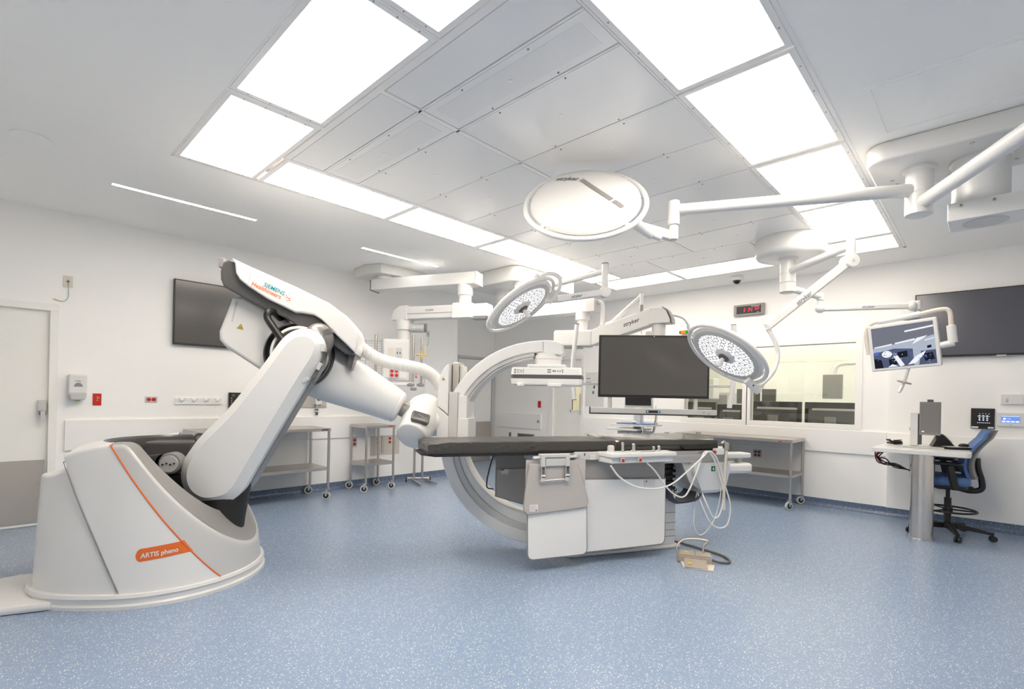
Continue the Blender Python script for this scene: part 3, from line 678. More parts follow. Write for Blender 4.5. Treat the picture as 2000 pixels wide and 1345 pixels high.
# shoulder bearing
mb = MB(RB); c = (.832, .0, 1.60)
def disc(r, y0, y1, m, cx=.832, cz=1.60, hole=None, n=56, bev=.008):
    if hole: mb.lathe([(hole, y0), (hole, y0), (r-bev, y0), (r, y0+bev), (r, y1), (hole, y1), (hole, y0)], (cx, 0, cz), (0, 1, 0), m, n, False)
    else: mb.lathe([(r-bev, y0), (r, y0+bev), (r, y1)], (cx, 0, cz), (0, 1, 0), m, n)
disc(.252, .13, .24, 'black'); disc(.245, .09, .14, 'dgrey', hole=.235); disc(.19, .06, .15, 'dgrey'); disc(.215, .10, .15, 'black', hole=.20)
for a0 in (10, -25, -60):
    a = rad(a0); mb.box(-.028, .028, .085, .135, -.014, .014, 'lgrey', .004, xf=frame((.832+.225*math.cos(a), 0, 1.60+.225*math.sin(a)), (-math.sin(a), 0, math.cos(a)), (math.cos(a), 0, math.sin(a))))
mb.build('shoulder_ring', robot)
mb = MB(RB); disc(.205, .02, .10, 'white', .86, 1.605, hole=.185); mb.build('ring_trim', robot)
# upper arm: counterweight box and tapered round beam
CW = [(0.325, 2.03), (0.40, 2.045), (0.72, 1.876), (0.873, 1.80), (0.954, 1.583), (0.863, 1.334), (0.654, 1.405), (0.522, 1.489), (0.285, 1.645), (0.238, 1.70), (0.235, 1.77)]
mb = MB(RB); mb.prism(CW, .20, .66, 'white', .035, 3); mb.prism([(.355, 2.0), (.372, 1.998), (.335, 1.84), (.328, 1.84)], .197, .203, 'lgrey'); mb.build('counterweight_cover', robot, 40)
mb = MB(RB)
p0, p1 = Vector((.80, .42, 1.585)), Vector((1.598, .42, 1.195)); rs = []
d = (p1-p0).normalized(); up = Vector((-d.z, 0, d.x))
for t, h, wdt in ((-.08, .25, .2), (0, .262, .22), (.3, .236, .215), (.6, .19, .18), (.90, .148, .142), (.945, .142, .136), (.95, .137, .131), (.97, .137, .131), (.985, .128, .125), (1.0, .105, .1)):
    c = p0.lerp(p1, t); ring = []
    for k in range(40):
        a = 2*math.pi*k/40; e = .75+.25*min(1, max(0, t)); cx, sy = math.cos(a), math.sin(a)
        ring.append(c+up*h*math.copysign(abs(cx)**e, cx)+Vector((0, 1, 0))*wdt*math.copysign(abs(sy)**e, sy))
    rs.append(ring)
mb.rings(rs, 'white'); mb.build('upper_arm', robot, 40)
# long top cover
TOP = [(0.375, 2.292), (0.531, 2.226), (0.809, 2.113), (1.061, 1.999), (1.19, 1.908), (1.256, 1.829), (1.279, 1.76), (1.279, 1.67), (1.262, 1.621), (1.209, 1.672), (1.118, 1.756), (1.065, 1.812), (1.01, 1.868), (0.956, 1.901), (0.875, 1.913), (0.824, 1.912), (0.624, 2.003), (0.491, 2.087), (0.43, 2.136), (0.402, 2.183), (0.395, 2.25)]
mb = MB(RB); mb.prism(TOP, .04, .56, 'white', .025, 3); mb.prism([(.513, 2.233), (.516, 2.231), (.492, 2.09), (.489, 2.09)], .0385, .045, 'lgrey'); mb.build('top_cover', robot, 35)
LOW = [(0.40, 2.276), (0.34, 2.296), (0.297, 2.27), (0.28, 2.20), (0.283, 2.14), (0.305, 2.085), (0.373, 2.05), (0.534, 1.965), (0.745, 1.872), (0.86, 1.80), (0.95, 1.77), (1.068, 1.695), (1.177, 1.62), (1.235, 1.612), (1.255, 1.63), (1.209, 1.684), (1.118, 1.766), (1.065, 1.822), (0.956, 1.91), (0.824, 1.92), (0.624, 2.012), (0.491, 2.097), (0.43, 2.15), (0.41, 2.2)]
mb = MB(RB); mb.prism(LOW, .09, .52, 'dgrey', .03, 3); mb.prism([(1.20, 1.64), (1.255, 1.63), (1.225, 1.50), (1.19, 1.53)], .14, .5, 'dgrey', .01); mb.build('cover_underside', robot, 35)
mb = MB(RB); mb.ball((1.0, .03, 1.715), .13, 'capgrey', 32, (.85, 1.0, .95)); mb.lathe([(.125, -.02), (.125, .02)], (1.0, .03, 1.715), (.55, 0, -.8), 'dgrey', 40, False); mb.build('elbow_cap', robot, 60)
mb = MB(RB); mb.tube([(.675, .22, 1.885), (.66, .1, 1.915), (.635, .05, 1.905), (.632, .04, 1.86), (.68, .02, 1.79), (.775, -.01, 1.66), (.80, .0, 1.60)], .027, 'black', 14, 5); mb.build('cable_loop', robot)
mb = MB(RB); mb.box(.165, .21, .36, .46, 2.29, 2.37, 'mgrey', .008); mb.box(.18, .33, .38, .44, 2.26, 2.30, 'black', .008); mb.build('end_latch', robot)
# printed marks
def on_top(x, z, y=.0375): return RB @ Vector((x, y, z))
dx = RB.to_3x3() @ Vector((.912, 0, -.41)); dz = RB.to_3x3() @ Vector((.41, 0, .912))
mb = MB(); write(mb, 'SIEMENS', on_top(.598, 2.098), dx, dz, .158, 'teal', bold=.012); mb.build('lettering', robot)
mb = MB(); write(mb, 'Healthineers', on_top(.515, 2.098), dx, dz, .222, 'oprint', bold=.01)
for i, (u, v, r) in enumerate(((.248, .045, .0045), (.264, .05, .003), (.26, .034, .0055), (.274, .03, .006), (.283, .038, .0045), (.285, .02, .0065), (.27, .012, .0045), (.256, .018, .003), (.246, .03, .0028), (.275, .002, .003))):
    p = on_top(.515, 2.098)+dx*u+dz*v; mb.quad(p-dx*r, p-dz*r, p+dx*r, p+dz*r, 'oprint')
mb.build('lettering', robot)
def warning_triangle(mb, c, x, up, s):
    n = Vector(x).cross(Vector(up)).normalized(); c = Vector(c); x, up = Vector(x).normalized(), Vector(up).normalized()
    for k, (q, m) in enumerate(((1, 'black'), (.8, 'yellow'))):
        o = c+n*.0006*(k+1); mb.add([o-x*s*q-up*s*.55*q, o+x*s*q-up*s*.55*q, o+up*s*1.1*q], [(0, 1, 2)], m)
    o = c+n*.0019
    for u in (-.3, .0, .3): mb.quad(o+x*s*(u-.08)-up*s*.3, o+x*s*(u+.05)-up*s*.3, o+x*s*(u*.8+.08)+up*s*.2, o+x*s*(u*.8-.05)+up*s*.2, 'black')
mb = MB(); warning_triangle(mb, RB @ Vector((.392, .1985, 1.803)), dx*1.0+dz*.25, dz-dx*.25, .024); mb.build('warning_label', robot)
# corrugated hose to the arc
pts = smooth_line([RB @ Vector(p) for p in ((1.18, .42, 1.77), (1.27, .45, 1.69), (1.40, .46, 1.612), (1.52, .46, 1.578), (1.68, .46, 1.553), (1.80, .46, 1.52), (1.88, .46, 1.46), (1.93, .46, 1.38))], 64)
mb = MB(); mb.tube(pts, lambda t: .053+.0025*math.sin(t*math.pi*2*95), 'hose', 20); mb.build('corrugated_hose', robot, 70)
# wrist joint
mb = MB(RB)
mb.cyl((1.56, .42, 1.215), (1.84, .42, 1.09), .062, 'mgrey', .08); mb.build('wrist_neck', robot)
WA_ = Vector((.30, .78, .55)).normalized()
mb = MB(RB); o = Vector((1.728, .335, 1.03))
mb.lathe([(.0, -.115), (.115, -.115), (.13, -.10), (.136, -.06), (.142, .0), (.156, .09), (.168, .16), (.170, .20), (.16, .27), (.13, .34), (.07, .385), (0, .40)], o, WA_, 'white', 44); mb.build('wrist_housing', robot, 60)
mb = MB(RB); mb.lathe([(.09, 0), (.13, .05), (.135, .1), (.12, .16), (.11, .3)], (1.79, .47, 1.10), (.97, .0, -.12), 'white', 36)
mb.build('wrist_flange', robot, 60)
fo = frame(RB @ Vector((1.765, .205, 1.128)), RB.to_3x3() @ Vector((.95, .12, -.28)), RB.to_3x3() @ Vector((.2, .45, .85)))
mb = MB(fo); mb.box(-.075, .075, -.02, .03, -.045, .045, 'dgrey', .015)
for k in range(6): mb.ball((-.02+.013*k, -.022, .012-.004*k), .005, 'chrome', 8)
mb.build('cable_opening', robot)

# ---------------------------------------------------------------- C-arc
CF = plan_frame(.27, 4.25, -10)
zc_ = .940; RO = .865
def arc_part(name, r0, r1, y0, y1, m, a0, a1, flange=None, bev=.012, n=64):
    mb = MB(CF); rs = []
    for k in range(n+1):
        a = a0+(a1-a0)*k/n; u = Vector((1.012*math.cos(rad(a)), 0, .978*math.sin(rad(a)))); c = Vector((0, 0, zc_))
        ri = r0(a) if callable(r0) else r0; ro = r1(a) if callable(r1) else r1
        b = bev
        sec = [(ri+b, y0), (ro-b, y0), (ro-b*.3, y0+b*.3), (ro, y0+b), (ro, y1-b), (ro-b, y1), (ri+b, y1), (ri, y1-b), (ri, y0+b), (ri+b*.3, y0+b*.3)]
        rs.append([c+u*r+Vector((0, y, 0)) for r, y in sec])
    mb.rings(rs, m); return mb.build(name, robot, 40)
inner = lambda a: .765-.10*sstep(120, 250, a)
arc_part('c_arc', .765, RO, -.10, .12, 'white', 90, 312)
arc_part('arc_groove', lambda a: .765-.035-.02*sstep(130, 240, a), .775, -.085, .10, 'lgrey', 96, 310)
arc_part('arc_inner_rail', lambda a: .735-.02-.085*sstep(135, 250, a), lambda a: .735-.02*sstep(130, 240, a), -.07, .12, 'white', 97, 308)
# straight end above the detector
mb = MB(CF)
ol = [(-.02, 1.786), (.05, 1.786), (.11, 1.779), (.148, 1.762), (.158, 1.72), (.165, 1.68), (.14, 1.664), (.05, 1.68), (-.02, 1.688)]
mb.prism(ol, -.10, .12, 'white', .012); mb.build('arc_end', robot)
mb = MB(CF); mb.lathe([(.112, 0), (.112, .02), (.118, .024), (.118, .05), (.112, .054), (.112, .1), (.125, .105), (.125, .14)], (.03, .0, 1.685), (0, 0, -1), 'white', 40); mb.build('detector_neck', robot)
# flat detector
mb = MB(CF)
lo = [(-.235, .28), (-.255, .26), (-.255, -.18), (-.235, -.20), (.30, -.20), (.322, -.18), (.322, .26), (.30, .28)]
def sc(ol, k, z): cx, cy = .034, .04; return [Vector((cx+(x-cx)*k, cy+(y-cy)*k, z)) for x, y in ol]
mb.rings([sc(lo, .955, 1.415), sc(lo, .985, 1.425), sc(lo, 1, 1.465)], 'white', True, False)
mb.rings([sc(lo, 1, 1.497), sc(lo, .985, 1.545), sc(lo, .96, 1.556)], 'white', False, True)
mb.extrude([(-.12, -.185), (-.10, -.195), (.17, -.195), (.19, -.185), (.19, .2), (-.12, .2)], 1.55, 1.582, 'white', .01); mb.build('flat_detector', robot)
mb = MB(CF); mb.rings([sc(lo, .992, 1.464), sc(lo, .992, 1.498)], 'dgrey', False, False); mb.build('detector_bumper', robot)
mb = MB(CF)
for x0, x1 in ((-.20, -.14), (.045, .16)): mb = MB(CF); mb.vbox(x0, x1, -.22, -.10, 1.40, 1.43, 'white', .025, .008); mb.build('detector_foot', robot)
mb = MB(CF)
for x0, x1, z0, z1 in ((.044, .076, 1.531, 1.544), (.044, .076, 1.512, 1.525), (.084, .116, 1.52, 1.535), (.124, .136, 1.52, 1.534), (.142, .154, 1.52, 1.534), (.162, .172, 1.511, 1.543)): mb.box(x0, x1, -.2005, -.188, z0, z1, 'mgrey', .004)
for x, z, m in ((-.218, 1.536, 'mgrey'), (-.218, 1.514, 'mgrey')): mb.cyl((x, -.188, z), (x, -.2005, z), .008, m, n=12)

for x, w_, z0, z1 in ((-.20, .016, 1.512, 1.516), (-.20, .004, 1.516, 1.534), (-.20, .016, 1.534, 1.538), (-.176, .004, 1.513, 1.535), (-.165, .004, 1.513, 1.535), (-.15, .004, 1.507, 1.545)): mb.box(x, x+w_, -.2005, -.188, z0, z1, 'mgrey')
mb.build('control_buttons', robot)
# carriage that carries the arc
mb = MB(CF)
mb.prism([(-.895, 1.225), (-.893, 1.378), (-.885, 1.443), (-.868, 1.505), (-.842, 1.548), (-.811, 1.579), (-.798, 1.58), (-.798, 1.16), (-.81, 1.158)], -.13, .14, 'white', .01); mb.build('carriage_cover', robot)
mb = MB(CF); mb.prism([(-.90, .80), (-.895, 1.215), (-.805, 1.145), (-.79, 1.135), (-.79, .80)], -.136, .14, 'white', .01); mb.build('carriage_foot', robot)
mb = MB(CF); mb.box(-.792, -.735, -.05, .12, 1.3, 1.60, 'steeld', .008); mb.box(-.735, -.70, -.03, .1, 1.3, 1.575, 'lgrey', .008); mb.build('carriage_rail', robot)
mb = MB(CF); mb.box(-.792, -.714, -.135, .12, .80, 1.345, 'lgrey', .006); mb.build('arc_guide', robot)
mb = MB(CF); mb.box(-.714, -.635, -.13, .12, 1.12, 1.315, 'white', .008); mb.box(-.714, -.615, -.138, .12, .80, 1.125, 'white', .01); mb.build('guide_block', robot)
mb = MB(); warning_triangle(mb, CF @ Vector((-.845, -.1315, 1.452)), CF.to_3x3() @ Vector((1, 0, 0)), (0, 0, 1), .016); mb.build('warning_label', robot)
# ---------------------------------------------------------------- operating table (x along it, y away from the camera)
TF = plan_frame(-.594, 3.6, 19.3)
table = root('operating_table', 'long radiolucent operating table with lead curtains on a white column', 'operating table', TF @ Vector((1.7, .25, 0)), math.atan2(TF[1][0], TF[0][0]))
tx = TF.to_3x3() @ Vector((1, 0, 0)); ty = TF.to_3x3() @ Vector((0, 1, 0)); tz = Vector((0, 0, 1))
mb = MB(TF); mb.extrude([(-.03, .12), (.05, -.005), (2.56, -.005), (2.60, .05), (2.60, .46), (2.56, .505), (.05, .505), (-.03, .40)], .868, .884, 'black', .003); mb.build('table_top', table)
mb = MB(TF); mb.box(.9, 2.15, .06, .44, .79, .868, 'white', .01); mb.build('top_carriage', table)
mb = MB(TF); mb.box(1.45, 2.26, .165, .5, .03, .46, 'white', .006)
for z in (.10, .155, .22, .31): mb.box(1.446, 2.2625, .1625, .504, z, z+.005, 'mgrey')
mb.build('column', table)
mb = MB(TF)
for k in range(12): 
    z = .465+k*.0255; i = .0 if k % 2 == 0 else .018
    mb.box(1.47+i, 2.258-i, .168+i, .48-i, z, z+.0255, 'black', .003)
mb.build('bellows', table)
mb = MB(TF); mb.box(1.2, 2.30, .13, .56, .0, .03, 'white', .012); mb.build('base_plate', table)
# mattress: wavy fabric pad
def pad(x0, x1, y0, y1, z0, z1, m, seed, folds=.006, nx=150, ny=16, crumple=0, rise=0):
    rnd = random.Random(seed); ph = [(rnd.uniform(8, 45), rnd.uniform(0, 6), rnd.uniform(-10, 10)) for _ in range(7)]; pk = [(rnd.uniform(25, 90), rnd.uniform(0, 6), rnd.uniform(-60, 60)) for _ in range(6)]
    def wob(x, y): return sum(math.sin(a*x+c*y+b) for a, b, c in ph)/7
    def wr(x, z):
        v = sum(math.sin(a*x+c*z*1.2+b) for a, b, c in pk)/6
        return max(0, v-.08)
    rs = []
    for i in range(nx+1):
        t = i/nx; x = x0+(x1-x0)*t; e = min(t, 1-t)*nx; sh = 0 if e > 2 else .006*(2-e)
        cr = crumple*max(0, 1-(x-x0)/.16)
        sec = []
        for j in range(ny+1):
            s = j/ny; y = y0+(y1-y0)*s; q = min(s, 1-s)
            sec.append((y, z1+rise*s+folds*.5*wob(x, y)-(.004 if q == 0 else 0)-sh-cr*(.35+.65*abs(math.sin(y*19+x*6)))*.6))
        hs = [.1, .25, .4, .55, .7, .85]; h = z1-.004-z0
        s1 = [(y1+folds*2.2*wr(x+9, k), z1+rise*(1-k)-.004-h*k-cr*.2) for k in hs]
        s0 = [(y0-folds*1.5*wr(x, k)*(1 if x < x0+.9 else .45), z1-.004-h*k-cr*.2*(1-k)) for k in reversed(hs)]
        rs.append([Vector((x+(cr*.25*math.sin(y*40) if cr else 0), y, z)) for y, z in sec+s1+[(y1-.004, z0)]+[(y0+.004, z0)]+s0])
    mb = MB(TF); mb.rings(rs, m); return mb
mt = pad(.0, 1.545, .0, .50, .886, .974, 'fabric_dk', 3, .007, crumple=.03); o = mt.thing('mattress', 'long dark charcoal mattress section at the head end of the operating table', 'mattress', 'table mattresses', 50)
mt = pad(1.55, 2.57, .005, .53, .886, .976, 'mattress_vinyl', 8, .003, 80, rise=.02); o2 = mt.thing('mattress', 'short dark mattress section under the lamps at the right end of the operating table', 'mattress', 'table mattresses', 50)
mb = MB(TF); mb.box(1.56, 2.56, -.002, .004, .93, .933, 'rubber'); mb.build('seam_piping', o2)
mb = MB(TF); mb.add([(2.16, -.006, .93), (2.56, -.006, .938), (2.56, -.012, .895), (2.20, -.016, .895)], [(0, 1, 2, 3)], 'rubber'); mb.add([(2.16, -.004, .93), (2.56, -.004, .938), (2.56, -.008, .895), (2.20, -.012, .895)], [(0, 1, 2, 3)], 'rubber'); mb.build('strap_flap', o2)
# side rail and joint under the mattress
mb = MB(TF); mb.box(1.08, 2.60, -.05, -.035, .855, .885, 'steel', .003)
for x in (1.2, 1.8, 2.4): mb.box(x, x+.03, -.035, .07, .86, .88, 'steel', .002)
mb.build('side_rail', table)
mb = MB(TF); mb.box(2.30, 2.62, .55, .565, .965, .99, 'steel', .003); mb.box(2.70, 3.0, .55, .57, .93, .955, 'steel', .003); mb.box(2.45, 2.9, .535, .555, .90, .92, 'steel', .003)
for x in (2.42, 2.80): mb.box(x, x+.04, .54, .575, .90, 1.0, 'steel', .004)
mb.build('far_rail', table)
mb = MB(TF); mb.box(1.13, 1.37, -.075, -.045, .83, .893, 'lgrey', .008); mb.cyl((1.13, -.062, .862), (1.13, -.062, .862+.0001), .03, 'lgrey'); mb.cyl((1.16, -.078, .862), (1.16, -.07, .862), .012, 'chrome'); mb.box(1.21, 1.218, -.078, -.07, .865, .885, 'black'); mb.box(1.26, 1.31, -.079, -.07, .832, .87, 'beige', .002); mb.build('rail_clamp', table)
# grey lead fabric band and light curtain under it
def curtain(ol, y, th, m, rim=None, bev=.004):
    mb = MB(TF); mb.prism(ol, y, y+th, m, bev)
    return mb
def rounded(ol, r, k=4, which=None):
    out = []; n = len(ol)
    for i, p in enumerate(ol):
        if which and i not in which: out.append(p); continue
        a, b = Vector(ol[i-1])-Vector(p), Vector(ol[(i+1) % n])-Vector(p); a.normalize(); b.normalize()
        p0, p1 = Vector(p)+a*r, Vector(p)+b*r
        for j in range(k+1):
            t = j/k; out.append(tuple(p0*(1-t)**2+Vector(p)*2*t*(1-t)+p1*t*t))
    return out
def edge_tube(ol, y, r, m, mb): mb.tube([Vector((x, y, z)) for x, z in ol], r, m, 6, closed=True)
b1 = [(1.06, .835), (1.37, .84), (1.99, .865), (1.99, .65), (1.22, .675), (1.06, .60)]
mb = MB(TF); mb.prism(b1, -.035, -.025, 'leather_dk', .002)
for x in (1.235, 1.24): mb.box(x, x+.001, -.0362, -.034, .68, .83, 'lgrey')
mb.build('fabric_band', table)
c1 = rounded([(1.215, .675), (1.99, .655), (1.992, .112), (1.215, .10)], .05, 5, (2, 3))
mb = MB(TF); mb.prism(c1, -.05, -.038, 'leather_lt', .003); mb.build('lead_curtain', table)
mb = MB(TF); edge_tube(c1, -.044, .0075, 'mgrey', mb); mb.build('curtain_piping', table)
mb = MB(TF); mb.box(1.775, 1.885, -.054, -.05, .60, .655, 'wmatte', .002); mb.cyl((1.80, -.054, .64), (1.80, -.056, .64), .006, 'red', n=10); mb.build('care_label', table)
# rear curtain seen under the far side
rc = [(.655, .86), (.655, .47), (.99, .36), (1.3, .34), (1.3, .86)]
mb = MB(TF); mb.prism(rc, .45, .462, 'leather_dk', .003); mb.build('rear_curtain', table)
mb = MB(TF); mb.prism([(.665, .70), (.665, .478), (.99, .368), (1.3, .345), (1.3, .70)], .44, .449, 'leather', .002); mb.box(.70, .765, .436, .44, .66, .70, 'wmatte'); mb.box(.70, .72, .434, .437, .69, .70, 'red'); mb.build('rear_curtain_panel', table)
mb = MB(TF); mb.tube([(.645, .47, .84), (.62, .5, .72), (.595, .5, .60), (.60, .5, .54), (.645, .47, .53)], .006, 'rubber', 8, 6); mb.build('curtain_loop', table)
# hinged apron hanging from a steel frame (left of the base)
ap = [(p.x, p.y) for p in smooth_line([(x, z, 0) for x, z in ((.737, .79), (.765, .812), (1.10, .805), (1.135, .785), (1.175, .69), (1.222, .54), (1.227, .51), (1.212, .482), (1.185, .473), (.76, .445), (.725, .45), (.703, .475), (.70, .51), (.712, .62))], 3, True)]
mb = MB(TF); mb.prism(ap, -.122, -.108, 'leather', .005); mb.build('lead_apron', table)
mb = MB(TF); edge_tube(ap, -.115, .006, 'leather_dk', mb); mb.build('apron_piping', table)
mb = MB(TF); mb.prism([(.715, .845), (1.21, .835), (1.21, .62), (.715, .6)], -.104, -.096, 'leather', .003); mb.build('apron_backing', table)
lp = rounded([(.735, .50), (1.225, .50), (1.238, .105), (.745, .098)], .05, 5, (2, 3))
mb = MB(TF); mb.prism(lp, -.104, -.092, 'leather_lt', .003); mb.build('lower_panel', table)
mb = MB(TF); edge_tube(lp, -.098, .0075, 'mgrey', mb); mb.build('panel_piping', table)
mb = MB(TF); mb.box(.742, .81, -.126, -.121, .462, .515, 'wmatte', .001)
for k in range(3): mb.box(.75, .79, -.1265, -.1255, .48+k*.01, .484+k*.01, 'lgrey')
mb.cyl((.795, -.1262, .472), (.795, -.127, .472), .006, 'red', n=8); mb.build('apron_label', table)
mb = MB(TF)
mb.cyl((.765, -.12, .862), (1.13, -.10, .862), .011, 'lgrey'); mb.box(.815, 1.06, -.14, -.09, .862, .89, 'lgrey', .006); mb.box(.86, 1.03, -.138, -.12, .80, .856, 'lgrey', .003)
mb.build('hinge_bar', table)
mb = MB(TF)
for x in (.835, 1.035):
    mb.box(x-.014, x+.018, -.15, -.10, .795, .865, 'lgrey', .006); mb.box(x-.018, x-.01, -.15, -.125, .70, .80, 'chrome', .002); mb.box(x+.012, x+.02, -.15, -.125, .70, .80, 'chrome', .002)
    mb.box(x-.016, x+.016, -.155, -.125, .725, .738, 'white', .002); mb.box(x-.018, x+.012, -.156, -.125, .685, .715, 'lgrey', .004)
mb.cyl((.835, -.14, .692), (1.04, -.14, .70), .006, 'chrome'); mb.build('apron_hinge', table)
# control box on the rail
t = root('control_box', 'white table-side control box with knobs and two red stops clamped to the table rail', 'control box', TF @ Vector((1.65, -.14, .83)), 0)
mb = MB(TF)
mb.extrude([(1.335, -.05), (1.36, -.24), (1.98, -.20), (1.995, -.05)], .862, .896, 'white', .008); mb.extrude([(1.345, -.06), (1.375, -.215), (1.96, -.18), (1.97, -.06)], .815, .862, 'white', .008)
mb.build('housing', t)
mb = MB(TF); mb.extrude([(1.66, -.17), (1.80, -.165), (1.80, -.14), (1.68, -.14)], .895, .8985, 'mgrey'); mb.build('display', t)
for x, h, r in ((1.42, .052, .028), (1.525, .075, .014), (1.625, .065, .017), (1.815, .04, .013), (1.865, .045, .015)):
    mb = MB(TF); mb.lathe([(r*1.35, 0), (r*1.35, .006), (r, .01), (r*.95, h*.85), (r*.6, h)], (x, -.12, .896), (0, 0, 1), 'chrome' if r < .02 else 'lgrey', 20); mb.build('knob', t)
for x, y in ((1.46, -.2325), (1.62, -.224)): 
    mb = MB(TF); mb.box(x-.018, x+.018, y-.006, y+.02, .825, .86, 'lgrey', .003); mb.box(x-.011, x+.011, y-.01, y-.002, .83, .855, 'red', .004); mb.build('stop_button', t)
mb = MB(TF)
for x in (1.44, 1.47, 1.53, 1.555, 1.60, 1.665): mb.cyl((x, -.236+(x-1.36)*.0645, .878), (x, -.2385+(x-1.36)*.0645, .878), .004, 'lgrey', n=8)
mb.build('marks', t)
# gear housing at the foot end
t = table
mb = MB(TF)
def ring_(x0, x1, y0, y1, z): return [Vector((x0, y0, z)), Vector((x1, y0, z)), Vector((x1, y1, z)), Vector((x0, y1, z))]
mb.box(1.98, 2.66, -.0, .40, .775, .866, 'lgrey', .006)
mb.rings([ring_(2.42, 2.60, .03, .32, .50), ring_(2.40, 2.66, .0, .36, .53), ring_(2.30, 2.68, -.03, .40, .70), ring_(2.29, 2.68, -.03, .40, .775)], 'white')
mb.build('gear_housing', t, angle=20)
mb = MB(TF); mb.prism([(2.20, .775), (2.33, .775), (2.40, .53), (2.29, .60)], .02, .15, 'lgrey', .01); mb.build('side_cover', t)
mb = MB(TF); mb.box(2.475, 2.515, -.034, -.028, .70, .745, 'green', .001); mb.prism([(2.487, .712), (2.487, .722), (2.495, .735), (2.503, .722), (2.503, .712)], -.0355, -.033, 'wmatte'); mb.build('earth_label', t)
mb = MB(TF); mb.box(2.66, 2.97, .02, .16, .80, .845, 'white', .012, 3); mb.box(2.62, 2.72, .04, .14, .80, .90, 'white', .015); mb.box(2.86, 2.90, .06, .12, .74, .80, 'lgrey', .006); mb.build('upper_handle', t)
mb = MB(TF); mb.box(2.64, 2.965, -.01, .20, .665, .755, 'white', .03, 4); mb.box(2.76, 2.93, -.014, .0, .685, .695, 'lgrey', .003); mb.build('lower_handle', t)
mb = MB(TF); mb.tube([(2.635, -.03, .93), (2.60, -.035, .955), (2.58, -.035, .94)], .012, 'steel', 10, 4); mb.box(2.60, 2.65, -.05, -.02, .88, .95, 'steel', .008); mb.box(2.61, 2.635, -.05, -.03, .75, .89, 'steel', .004); mb.box(2.50, 2.59, -.06, -.01, .845, .90, 'white', .008); mb.cyl((2.49, -.05, .87), (2.485, -.065, .87), .012, 'red'); mb.build('rail_bracket', t)
# sling bag under the drive
mb = MB(TF); rs = []
for k in range(15):
    t_ = k/14; a = math.pi*(1+t_); x = 2.27+.165*math.cos(a); z = .56+.15*math.sin(a)*(1.0+.12*math.sin(t_*9)); rs.append([Vector((x, y, z-.02*math.sin((y-.02)*22))) for y in (.02, .08, .14, .2, .26)])
th = [[p+Vector((0, 0, .006)) for p in r] for r in rs]
mb.rings(rs, 'bag', False, False, closed=False); mb.rings(th, 'bag', False, False, closed=False); mb.thing('cable_sling', 'slate fabric sling hanging under the table drive', 'sling')
# cables of the control box and hanging loops
def cable(name, pts, r, m, label, cat='cable', k=8, xf=TF, group=None):
    mb = MB(xf); mb.tube([Vector(p) for p in pts], r, m, 8, k); return mb.thing(name, label, cat, group)
cable('cable', [(1.375, -.20, .80), (1.45, -.21, .71), (1.60, -.2, .63), (1.80, -.17, .60), (1.98, -.14, .625), (2.15, -.12, .72), (2.33, -.10, .84), (2.40, -.07, .875), (2.46, -.07, .86), (2.53, -.06, .77), (2.60, -.05, .6), (2.68, -.04, .40), (2.66, -.04, .24), (2.58, -.04, .20), (2.49, -.03, .24), (2.43, 0, .36), (2.41, .06, .50)], .0068, 'cable', 'white cable sagging in front of the lead curtain and looping below the table end')
cable('cable', [(1.715, -.18, .81), (1.80, -.17, .74), (1.93, -.15, .60), (2.03, -.14, .53), (2.10, -.14, .515), (2.16, -.13, .56), (2.24, -.12, .70), (2.33, -.09, .85), (2.40, -.065, .878), (2.47, -.06, .82), (2.55, -.05, .66), (2.60, -.05, .50), (2.56, -.05, .33), (2.50, -.04, .30), (2.44, -.02, .42), (2.43, .04, .52)], .0068, 'cable', 'white cable dropping in a deep V from the control box')
cable('cable', [(2.42, .08, .5), (2.38, .06, .36), (2.37, .05, .22), (2.42, .04, .13), (2.50, .03, .17), (2.58, .02, .30), (2.61, .0, .50), (2.60, -.01, .75)], .0048, 'cable', 'thin white cable hanging lowest in a loop below the table end')
cable('tube', [(2.61, -.06, .88), (2.60, -.055, .70), (2.60, -.05, .50), (2.605, -.05, .36)], .012, 'beige', 'straight beige tube hanging from the table end')
# foot pedal
t = root('foot_switch', 'taupe two-pedal foot switch with wire guard on the floor', 'foot switch', P(1.5, 4.05), 0)
PF = frame(Vector((3.89, 1.82, 0)), Vector((.36, -.56, 0)))
PF = frame(P(1.363, 4.074), P(.148+.02, -.138+.02) )
PF = plan_frame(1.40, 4.10, -18)
mb = MB(PF); mb.box(-.02, .24, -.02, .13, .004, .055, 'tan', .006); mb.build('housing', t)
mb = MB(PF); mb.extrude([(.02, -.16), (.24, -.17), (.26, -.02), (-.0, -.02)], .0, .010, 'beige', .003); mb.build('base_plate', t)
mb = MB(PF); mb.box(.03, .20, -.16, -.01, .03, .042, 'tan', .004, xf=Matrix.Rotation(rad(9), 4, 'X')); mb.build('pedal', t)
mb = MB(PF); mb.box(-.01, .105, -.01, .12, .055, .066, 'tan', .003); mb.build('cover_flap', t)
mb = MB(PF); mb.box(.115, .235, -.01, .12, .055, .066, 'tan', .003); mb.build('cover_flap', t)
mb = MB(PF); mb.cyl((.05, .06, .066), (.05, .06, .068), .018, 'yellow'); mb.build('yellow_dot', t)
mb = MB(PF); mb.cyl((.07, -.11, .026), (.07, -.11, .030), .018, 'yellow'); mb.build('yellow_dot', t)
mb = MB(PF); mb.tube([(-.02, .05, .03), (-.03, .06, .10), (.02, .09, .155), (.12, .1, .17), (.20, .10, .165), (.21, .10, .155), (.18, .09, .12), (.175, .08, .06)], .0085, 'steeld', 10, 4); mb.build('wire_guard', t)
mb = MB(); P2 = lambda x, y, z: PF @ Vector((x, y, z))
